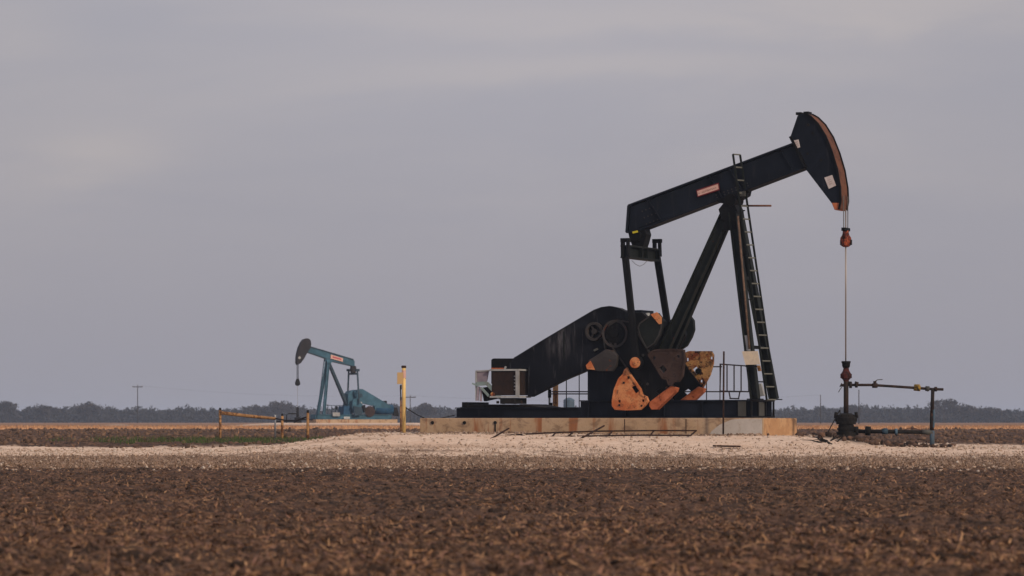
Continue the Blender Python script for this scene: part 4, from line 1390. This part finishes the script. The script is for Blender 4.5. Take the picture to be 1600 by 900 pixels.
# lower casing line
MB().tube([wl_(1332, 674), wl_(1400, 674.6), wl_(1442, 675.2)], .06, 10).build('lower_pipe', m_oil, fl)
MB().tube([wl_(1440, 675), wl_(1457, 675.6)], .075, 10).build('lower_pipe', m_grey, fl, 0, 'pale end of the lower pipe')
mb = MB(); mb.tube([wl_(1334, 673), wl_(1341, 673)], .13, 12); mb.tube([wl_(1352, 673), wl_(1360, 673.5)], .14, 12); mb.split('flange', m_oil, fl)
mb = MB(); mb.tube([wl_(1378, 674), wl_(1387, 674)], .09, 10); mb.tube([wl_(1383, 674), wl_(1383, 669)], .06, 8); mb.build('valve', m_bluedk, fl, 0, 'slate blue check valve')
mb = MB(); mb.tube([wl_(1398, 674.5), wl_(1402, 674.5)], .10, 10); mb.build('coupling', m_bluepipe, fl)
mb = MB(); mb.tube([wl_(1413, 672), wl_(1419, 669), wl_(1428, 669), wl_(1440, 672)], .014, 5); mb.build('hose', m_track, fl)
# lumps of oily and brown earth dug up round the well
n = 420
xs = WELL.x + RNG.normal(size=n) * 1.0 + .9; ys = WELL.y - .2 + RNG.normal(size=n) * .6
lumps('dug_earth', xs, ys, .03 + .11 * RNG.random(n) ** 3, m_clod, .8, .2, 14, .02)
n = 60
xs = WELL.x + 1.4 + RNG.random(n) * 2.6; ys = WELL.y - .2 + RNG.normal(size=n) * .3
lumps('pale_stones', xs, ys, .03 + .06 * RNG.random(n) ** 2, m_stone, .7, .2, 15, .01)
# brush of dark sticks by the well
dbr = thing('broken_branches', 'dark oily branches lying left of the wellhead base', 'branches', (0, 0, 0))
for k in range(14):
    rr2 = random.Random(k + 40)
    c = march(1283 + rr2.random() * 28, 687 + rr2.random() * 8)
    sgx = rr2.choice([-1, -1, 1]); ln_ = .15 + rr2.random() * .45; up = .03 + .16 * rr2.random()
    MB().tube([c, c + Vector((sgx * ln_ * .5, .1, up)), c + Vector((sgx * ln_, .1, up * (.4 + rr2.random())))], [.02, .015, .006], 5).build('branch', m_oil, dbr)
# support strut left of the well
st = thing('guy_strut', 'thin slanting dark strut rising behind the wellhead base', 'strut', (0, 0, 0))
MB().tube([on_ground(1286, 103) + Vector((0, 0, .0)), at(1312, 641, 103)], .018, 6).build('bar', m_oil, st)
MB().tube([on_ground(1313, 103.2) + Vector((0, 0, -.02)), at(1312.5, 640, 103.2)], .018, 6).build('bar', m_oil, st)

# ------------------------------------------------------------------ yellow marker post with panel
d = 107.0; g = on_ground(631, d); sc_ = F / d
mp_ = thing('marker_post', 'tall faded yellow pipe marker post with a square tan panel near its top', 'post', g - Vector((0, 0, .1)))
H_ = CZ - (574 - HY) / F * d - g.z + .1
MB().tube([(0, 0, 0), (.0, 0, H_)], .066, 14).build('pipe', m_yellow, mp_)
MB().lathe((0, 0, H_), [(.075, -.02), (.088, .02), (.07, .06)], 14).build('cap', m_rebar, mp_)
MB().lathe((0, 0, H_ - .36), [(.071, 0), (.071, .26)], 14).build('reflective_band', m_decal, mp_)
MB().box((-.22, -.115, H_ - .56), (-.02, -.09, H_ - .17)).build('panel', m_signback, mp_, .004)
mb = MB(); mb.tube([(-.09, -.08, H_ - .58), (-.11, -.08, H_ - .75), (-.095, -.06, H_ - 1.1)], .022, 6)
mb.box((-.13, -.10, H_ - .74), (-.07, -.06, H_ - .6)); mb.build('conduit', m_oil, mp_)
MB().tube([(-.1, 0, .1), (-.1, 0, H_ - 1.0)], .03, 8).build('conduit', m_yel_old, mp_)

# cable drooping from the yellow post towards the pad
cbp = []
for i in range(9):
    t = i / 8; px = 634 + 76 * t; py = 640 + 20 * math.sin(min(1, t * 1.6) * math.pi / 2) - 0 - 8 * max(0, t - .5) * 2
    cbp.append(at(px, py - 3, 107 - 3 * t))
o = MB().tube(cbp, .016, 6).build('power_cable', m_oil); o['label'] = 'dark cable sagging from the yellow marker post to the skid'; o['category'] = 'cable'

# ------------------------------------------------------------------ pipe fence at the left
fn = thing('pipe_fence', 'rusty ochre pipe fence with a long top rail beside the green grass', 'fence', (0, 0, 0))
df = 129.0
for px, pt, dd in ((344, 641, 129), (441, 650, 131), (481, 645, 122)):
    g = on_ground(px, dd); p = at(px, pt, dd)
    po = MB().tube([g - Vector((0, 0, .1)), p], .055, 10).build('post', m_yel_old, fn)
    MB().tube([p, p + Vector((0, 0, .10))], .045, 8).build('post_cap', m_oil, po)
MB().tube([at(345, 645, 128.9), at(388, 650, 129.8), at(430, 654, 130.9)], [.075, .07, .06], 10).build('rail', m_yel_old, fn)
MB().tube([at(430, 654, 130.9), at(448, 657, 130), at(463, 657, 127), at(481, 651, 122)], .03, 8).build('rail', m_pipe, fn, 0, 'thin dark drooping end of the rail')
for px, pt in ((430, 648),):
    g = on_ground(px, 131.5); MB().tube([g, at(px, pt, 131.5)], .035, 8).build('post', m_white, fn, 0, 'thin pale post')

# ------------------------------------------------------------------ blue pumpjack far behind, turned the other way
BF = Frame(540, 322.0, 205.0, 0.0)
BF.o.z = T(BF.o.x, BF.o.y)
bj = thing('pumpjack', 'distant teal blue pumpjack with a dark head facing left', 'pumpjack', BF.o, BF.phi)
P2 = BF.p
def U(u, v): return (430 + u * .2110, 510 + v * .2111)
def X2(pts, Y): return BF.xz([U(*p) for p in pts], Y)
def PU(u, v, Y): return P2(*U(u, v), Y)
bz = lambda v: PU(520, v, 0).z
# base skid
sx0, sx1 = PU(860, 660, .9).x, PU(312, 660, .9).x
for s_ in (-1, 1):
    MB().ibar((sx0, s_ * .85, bz(670)), (sx1, s_ * .85, bz(670)), .28, bz(652) - bz(688), .05).build('skid_beam', m_blue, bj)
mb = MB()
for t in (0, .3, .6, 1): mb.box((lerp(sx0, sx1, t) - .12, -.7, bz(686)), (lerp(sx0, sx1, t) + .12, .7, bz(656)))
mb.split('cross_member', m_blue, bj)
ped = MB().prism(X2([(505, 655), (512, 590), (555, 590), (560, 655)], .75), -.75, .75).build('reducer_pedestal', m_blue2, bj)
gr2 = MB().prism(X2([(540, 600), (540, 500), (560, 478), (610, 468), (640, 500), (650, 560), (640, 600)], .6), -.6, .6).build('gear_reducer', m_blue, bj, .03)
gd = MB().prism(X2([(585, 480), (620, 464), (645, 463), (668, 475), (790, 548), (858, 590), (862, 620), (740, 625), (735, 590), (600, 560)], .95), .66, .98).build('belt_guard', m_blue, bj, .03)
q = PU(632, 512, .98); MB().disc((q.x, q.z), .2, .982, 1.05, 16).build('guard_hatch', m_bluedk, gd)
mo = MB(); qa_, qb_ = PU(735, 615, .5), PU(865, 620, .5)
mo.tube([(qa_.x, .5, qa_.z), (qb_.x, .5, qa_.z)], (bz(575) - bz(650)) / 2, 16)
eng = mo.build('engine', m_blue2, bj)
MB().prism(X2([(755, 580), (760, 555), (820, 550), (825, 578)], .5), .3, .7).build('exhaust', m_oil, eng)
MB().prism(X2([(735, 650), (860, 650), (850, 700), (750, 700)], .8), -.3, .8).build('engine_base', m_brown, eng)
MB().prism(X2([(875, 660), (880, 600), (900, 600), (915, 665)], .3), .1, .4).build('muffler', m_oil, eng)
mb = MB(); mb.disc((PU(700, 630, 1.0).x, PU(700, 630, 1.0).z), .55, 1.0, 1.06, 18); mb.build('sheave_guard', m_brown, gd)
MB().prism(X2([(618, 575), (628, 557), (642, 560), (645, 572), (632, 580)], 1.1), 1.08, 1.12).build('hatch_plate', m_white, gd)
# cranks and weights partly hidden between guard and pedestal
for s_ in (1, -1):
    ca_ = MB().prism(X2([(575, 540), (605, 530), (665, 600), (660, 640), (590, 650), (570, 600)], 1.25), s_ * 1.1, s_ * 1.28).build('crank_arm', m_blue, bj)
    MB().prism(X2([(640, 590), (660, 580), (668, 620), (655, 635)], 1.3), s_ * 1.285, s_ * 1.5).build('counterweight', m_oil, ca_)
    MB().prism(X2([(578, 590), (640, 600), (640, 655), (585, 660)], 1.3), s_ * 1.285, s_ * 1.45).build('counterweight', m_bluedk, ca_)
# pitmans
for (u, s_) in ((545, -1), (608, 1)):
    a, b = PU(u, 325, s_ * 1.1), PU(u + 2, 500, s_ * 1.1)
    a = Vector((a.x, s_ * 1.1, a.z)); b = Vector((b.x, s_ * 1.55, PU(580, 575, 0).z))
    pt2 = MB().bar(a, b, .13, .14, (1, 0, 0)).build('pitman_arm', m_bluedk, bj)
    MB().box((a.x - .2, a.y - .14, a.z - .1), (a.x + .2, a.y + .14, a.z + .14)).build('pitman_head', m_bluedk, pt2)
ea, eb = PU(577, 345, 0), PU(577, 358, 0)
MB().box((ea.x - .14, -1.0, eb.z), (ea.x + .14, 1.0, ea.z)).build('equalizer', m_bluedk, bj)
MB().prism(X2([(563, 293), (592, 293), (595, 320), (588, 352), (566, 352), (560, 320)], 0), -.25, .25).build('tail_bearing', m_headdk, bj)
# beam
bm2 = MB().prism(X2([(255, 152), (400, 192), (575, 241), (590, 256), (590, 296), (560, 292), (400, 253), (372, 240), (240, 190)], .22), -.16, .16).build('walking_beam', m_blue, bj)
mb = MB(); a, b = PU(262, 150, .22), PU(580, 244, .22); mb.bar((a.x, 0, a.z), (b.x, 0, b.z), .5, .07)
a, b = PU(242, 191, .22), PU(380, 238, .22); mb.bar((a.x, 0, a.z), (b.x, 0, b.z), .5, .07)
a, b = PU(400, 254, .22), PU(588, 296, .22); mb.bar((a.x, 0, a.z), (b.x, 0, b.z), .5, .07)
mb.build('beam_flange', m_bluedk, bm2)
dp = MB().prism(X2([(412, 208), (503, 236), (500, 262), (410, 238)], .25), .24, .262).build('nameplate', m_decal, bm2)
MB().prism(X2([(425, 220), (490, 239), (489, 249), (424, 231)], .27), .264, .275).build('plate_band', Mat('plate_red', .6).col((.42, .07, .09)).m, dp)
# samson post
MB().prism(X2([(372, 245), (420, 252), (405, 275), (378, 272)], 0), -.3, .3).build('samson_post_head', m_blue, bj)
ax_ = PU(388, 265, 0)
fx_ = PU(337, 655, 0).x
for s_ in (-1, 1):
    MB().ibar((ax_.x, s_ * .18, ax_.z), (fx_, s_ * .85, bz(652)), .26, .26, .05, (1, 0, 0)).build('samson_post_leg', m_blue, bj)
b_ = PU(526, 575, 0)
for s_ in (-1, 1):
    MB().bar((ax_.x - .1, s_ * .1, ax_.z), (b_.x, s_ * .2, b_.z), .18, .24, (1, 0, 0)).build('back_leg', m_bluedk, bj)
# ladder & rails
mb = MB()
for s_ in (-.2, .2):
    mb.bar((ax_.x + .25, s_, ax_.z + .5), (fx_ + .3, s_, bz(650)), .05, .07, (1, 0, 0))
for k in range(18):
    t = k / 17; mb.bar((lerp(ax_.x + .25, fx_ + .3, t), -.2, lerp(ax_.z + .5, bz(650), t)), (lerp(ax_.x + .25, fx_ + .3, t), .2, lerp(ax_.z + .5, bz(650), t)), .04, .04)
mb.build('ladder', m_blue, bj)
# head
hc = [(235, 88), (252, 91), (263, 103), (268, 130), (262, 162), (240, 192), (214, 240), (190, 272), (166, 285), (161, 268)]
fc = [(161, 240), (165, 205), (176, 160), (195, 118), (212, 96)]
hd2 = MB().prism(X2(hc + fc, .25), -.26, .26).build('horse_head', m_headdk, bj, .02)
q = PU(180, 232, .27); MB().disc((q.x, q.z), .14, .262, .28, 12).build('warning_sticker', m_white, hd2)
bx2 = PU(166, 300, 0).x
for s_ in (-.16, .16): MB().tube([(bx2, s_, PU(166, 280, 0).z), (bx2, s_, PU(166, 400, 0).z)], .035, 6).build('bridle_cable', m_oil, bj)
MB().lathe((bx2, 0, PU(166, 440, 0).z), [(.1, 0), (.26, .12), (.27, .3), (.13, .7)], 12).build('carrier_bar', m_oil, bj)
MB().tube([(bx2, 0, PU(166, 440, 0).z), (bx2, 0, PU(166, 610, 0).z)], .014, 6).build('polished_rod', m_rod, bj)
# railings
mb = MB()
for v in (585, 615):
    mb.bar(PU(360, v, -1.1), PU(505, v, -1.1), .05, .05)
for u in (362, 390, 418, 446, 475, 500): mb.bar(PU(u, 585, -1.1), PU(u, 655, -1.1), .05, .05)
mb.build('railing', m_bluedk, bj)
for (u0, u1, v0, v1, yy) in ((425, 478, 637, 665, 1.15), (508, 552, 668, 685, 1.2)):
    MB().prism(X2([(u0, v0), (u1, v0), (u1, v1), (u0, v1)], yy), yy, yy + .05).build('sign_plate', m_white, bj)
MB().prism(X2([(443, 590), (463, 590), (463, 612), (443, 612)], -1.2), -1.25, -1.2).build('sign_plate', m_grey, bj)
# its concrete base
cb2 = thing('concrete_pad', 'low tan concrete slab under the distant blue pumpjack', 'concrete pad', BF.o, BF.phi)
MB().box((sx0 - .5, -1.3, -.3), (sx1 + .3, 1.3, bz(688) - .004)).build('slab', m_conc, cb2)
# wellhead of the blue unit
gx = BF.world((bx2, 0, 0)); gx.z = T(gx.x, gx.y)
w2 = thing('wellhead', 'small distant black wellhead below the blue pumpjack head', 'wellhead', gx)
zz2 = lambda v: CZ - (U(0, v)[1] - HY) / F * gx.y - gx.z
MB().tube([(0, 0, -.1), (0, 0, zz2(598))], .13, 10).build('tubing', m_oil, w2)
MB().lathe((0, 0, -.1), [(.45, 0), (.42, .3), (.32, .34), (.32, .62), (.2, .7)], 14).build('casing_head', m_oil, w2)
mb = MB(); mb.tube([(0, 0, zz2(645)), (-.9, 0, zz2(645)), (-1.1, 0, zz2(655)), (-1.1, 0, 0)], .06, 8); mb.tube([(0, 0, zz2(700)), (-2.2, 0, zz2(703))], .09, 8); mb.split('flow_pipe', m_oil, w2)
mb = MB(); mb.tube([(0, 0, zz2(690)), (1.6, .3, zz2(690))], .08, 8); mb.split('flow_pipe', m_oil, w2)

# small blue grey tank far off, seen under the skid
g = on_ground(889, 520)
tk = thing('storage_tank', 'small pale blue tank far off, seen under the belt guard', 'tank', g)
MB().lathe((0, 0, -.2), [(.9, 0), (.9, 4.2), (.5, 4.5), (.1, 4.6)], 18).build('shell', m_bluepipe, tk)
MB().box((-2.4, -.3, 0), (-1.2, .5, 2.6)).build('heater', m_white, tk)

# ------------------------------------------------------------------ power poles and wires
def pole(px, pt, d, lab, arm=True, r=.15):
    g = on_ground(px, d); h = CZ - (pt - HY) / F * d - g.z
    t = thing('power_pole', lab, 'power pole', g, 0, 'power poles along the horizon')
    MB().tube([(0, 0, -.2), (0, 0, h)], [r, r * .7], 8).build('pole', m_pole, t)
    if arm:
        MB().box((-1.4, -.08, h - .55), (1.4, .08, h - .32)).build('crossarm', m_pole, t)
        for xx in (-1.25, 0, 1.25):
            MB().tube([(xx, 0, h - .32 if xx else h), (xx, 0, h - .1 if xx else h + .2)], .08, 6).build('insulator', m_white, t)
    return g + Vector((0, 0, h))


m_pole = Mat('weathered_pole_wood', .9).col((.05, .04, .035)).m
pts_ = [pole(215, 602, 880, 'wooden power pole with crossarm standing alone left of the pipe fence'),
        pole(641, 618, 800, 'faint wooden power pole just right of the yellow marker post', True, .13),
        pole(1282, 617, 760, 'faint wooden power pole between the pumpjack skid and the wellhead', False, .13),
        pole(1342, 609, 640, 'faint slim power pole just right of the wellhead pipe', False, .13)]
def wire(a, b, sag, lab):
    mb = MB(); mb.tube([a.lerp(b, i / 16) - Vector((0, 0, sag * 4 * (i / 16) * (1 - i / 16))) for i in range(17)], .010, 5)
    o = mb.build('overhead_wire', m_pole); o['label'] = lab; o['category'] = 'wire'; o['group'] = 'overhead wires'
wire(pts_[0], pts_[1], 1.2, 'thin wire between the lone left power pole and the pole by the marker post')
wire(pts_[1], pts_[2], 1.5, 'thin wire passing far behind the black pumpjack')

# ------------------------------------------------------------------ far tree belt
m_tree = tinted('hazed_winter_scrub', [(.026, .029, .032), (.046, .046, .050), (.034, .038, .040), (.056, .053, .054)])  # colours lifted to carry part of the distance haze


def crown_pts(rg, n, cx, cy, cz, rx, ry, rz):
    v = rg.normal(size=(n, 3)); v /= np.linalg.norm(v, axis=1)[:, None]
    r = rg.random(n) ** .45
    cl = rg.normal(size=(9, 3)); cl /= np.linalg.norm(cl, axis=1)[:, None]
    k = rg.integers(0, 9, n)
    p = v * r[:, None] * .42 + cl[k] * .62
    return np.stack([cx + p[:, 0] * rx, cy + p[:, 1] * ry, cz + p[:, 2] * rz], -1)


def leafmesh(name, C0, size, m, seed, parent=None, kind=None, stalk=1.0):
    rg = np.random.default_rng(seed); n = len(C0)
    a = rg.normal(size=(n, 3)); a /= np.linalg.norm(a, axis=1)[:, None]
    b = rg.normal(size=(n, 3)); b = np.cross(a, b); b /= np.linalg.norm(b, axis=1)[:, None]
    s = size * (.5 + rg.random(n))[:, None]
    a[:, 2] *= stalk
    Pp = np.stack([C0 - a * s - b * s * .4, C0 + a * s * .2 - b * s * .5, C0 + a * s, C0 + b * s * .5], 1).reshape(-1, 3)
    Fc = np.arange(n * 4).reshape(-1, 4)
    o = npmesh(name, Pp, Fc, m, False, {'tint': ('FACE', rg.random(n))}, kind=kind)
    if parent: o.parent = parent
    return o


prof_x = [-300, -100, 0, 30, 50, 110, 140, 200, 220, 300, 350, 400, 430, 460, 480, 520, 620, 660, 700, 900, 1220, 1260, 1330, 1350, 1420, 1440, 1560, 1600, 1750, 1900]
prof_y = [634, 633, 628, 638, 632, 634, 630, 635, 637, 635, 639, 634, 630, 630, 636, 637, 634, 634, 636, 636, 636, 636, 634, 634, 636, 635, 637, 638, 636, 635]
rg = np.random.default_rng(77)
allp = []; sizes = []
trunks = MB()
D0 = 1150.0
for row in range(4):
    d = D0 + row * 22
    px = -1000.0
    while px < 2600:
        px += (8 + 9 * rg.random())
        tgt = np.interp(px, prof_x, prof_y) + (rg.random() ** 1.5) * 8 - 1.5 + (4 if row < 2 else 0)
        x_ = (px - HX) / F * d; h_ = (HY - tgt) / F * d + CZ
        g_ = T(x_, d); H = h_ - g_
        rx = 1.8 + 2.2 * rg.random()
        allp.append(crown_pts(rg, 210, x_, d + rg.random() * 8, g_ + H * .52, rx, rx, H * .5))
        allp.append(crown_pts(rg, 45, x_, d + rg.random() * 8, g_ + H * .62, rx * .9, rx, H * .50))
        # undergrowth
        allp.append(np.stack([x_ + (rg.random(110) - .5) * 8, d + (rg.random(110) - .5) * 12, g_ + rg.random(110) * H * .62], -1))
        # fine upper twigs
        trunks.tube([(x_, d, g_), (x_ + rg.normal() * .4, d, g_ + H * .95)], [.12, .04], 4)
allp = np.concatenate(allp)
tb_ = leafmesh('tree_belt', allp, .50, m_tree, 5, None, 'stuff')
tr_ = trunks.build('tree_belt_stems', m_pole); tr_['kind'] = 'stuff'

m_twig = tinted('bare_crown_twigs', [(.036, .035, .037), (.062, .056, .055), (.048, .046, .046)])
def tree(px, topy, wpx, d, lab, seed, split=0):
    g = on_ground(px, d); H = (HY - topy) / F * d + CZ - g.z
    t = thing('tree', lab, 'tree', g, 0, 'taller trees in the far tree belt')
    rg = np.random.default_rng(seed); rx = wpx / 2 / F * d
    mb = MB(); mb.tube([(0, 0, -.2), (.1, 0, H * .35), (0, 0, H * .8)], [.28, .2, .06], 7)
    for k in range(9):
        a = rg.random() * 6.28; z0 = H * (.25 + .3 * rg.random())
        mb.tube([(0, 0, z0), (math.cos(a) * rx * .5, math.sin(a) * rx * .5, z0 + H * .2), (math.cos(a) * rx * .85, math.sin(a) * rx * .85, z0 + H * .33)], [.12, .08, .03], 5)
    mb.build('trunk', m_pole, t)
    pts = [crown_pts(rg, 520, 0, 0, H * .66, rx * .95, rx * .8, H * .31)]
    for k in range(7):
        a = rg.random() * 6.28
        pts.append(crown_pts(rg, 130, math.cos(a) * rx * .6, math.sin(a) * rx * .5, H * (.5 + .25 * rg.random()), rx * .42, rx * .42, H * .17))
    o = leafmesh('crown', np.concatenate(pts), .42, m_twig, seed, t)
    return t


tree(1474, 621, 62, 1120, 'broad dark tree standing highest in the tree belt, right of the riser pipe', 1)
tree(1505, 628, 50, 1125, 'lower rounded tree adjoining the highest tree on its right', 2)
tree(1545, 634, 60, 1130, 'low sloping tree at the right flank of the highest tree', 3)
tree(437, 623, 44, 1125, 'rounded bare tree right above the dark drooping fence rail', 4)
tree(408, 629, 30, 1128, 'small bare tree just left of the rounded one by the blue pumpjack', 5)
tree(138, 627, 46, 1120, 'rounded bare tree above the far left end of the belt', 6)
tree(12, 625, 40, 1125, 'bare tree at the left edge of the view', 7)
tree(76, 631, 44, 1128, 'low bare tree second from the left edge of the view', 11)
tree(1336, 631, 26, 1120, 'small pointed tree just right of the wellhead pipe', 8)
tree(668, 628, 34, 1125, 'small faint tree right of the yellow marker post', 9)
tree(612, 629, 30, 1125, 'small faint tree left of the yellow marker post', 10)

# ------------------------------------------------------------------ haze
hm = bpy.data.materials.new('haze'); hm.use_nodes = True
hn = hm.node_tree; hn.nodes.clear()
ho = hn.nodes.new('ShaderNodeOutputMaterial'); pv = hn.nodes.new('ShaderNodeVolumePrincipled')
pv.inputs['Color'].default_value = (.62, .76, 1.0, 1)
pv.inputs['Density'].default_value = 0.00021
pv.inputs['Anisotropy'].default_value = 0.0
hn.links.new(pv.outputs[0], ho.inputs['Volume'])
hb2 = MB(); hb2.box((-4300, -450, -1.5), (4300, 4300, 16.0))
hz_ = hb2.build('haze', hm); hz_['kind'] = 'stuff'
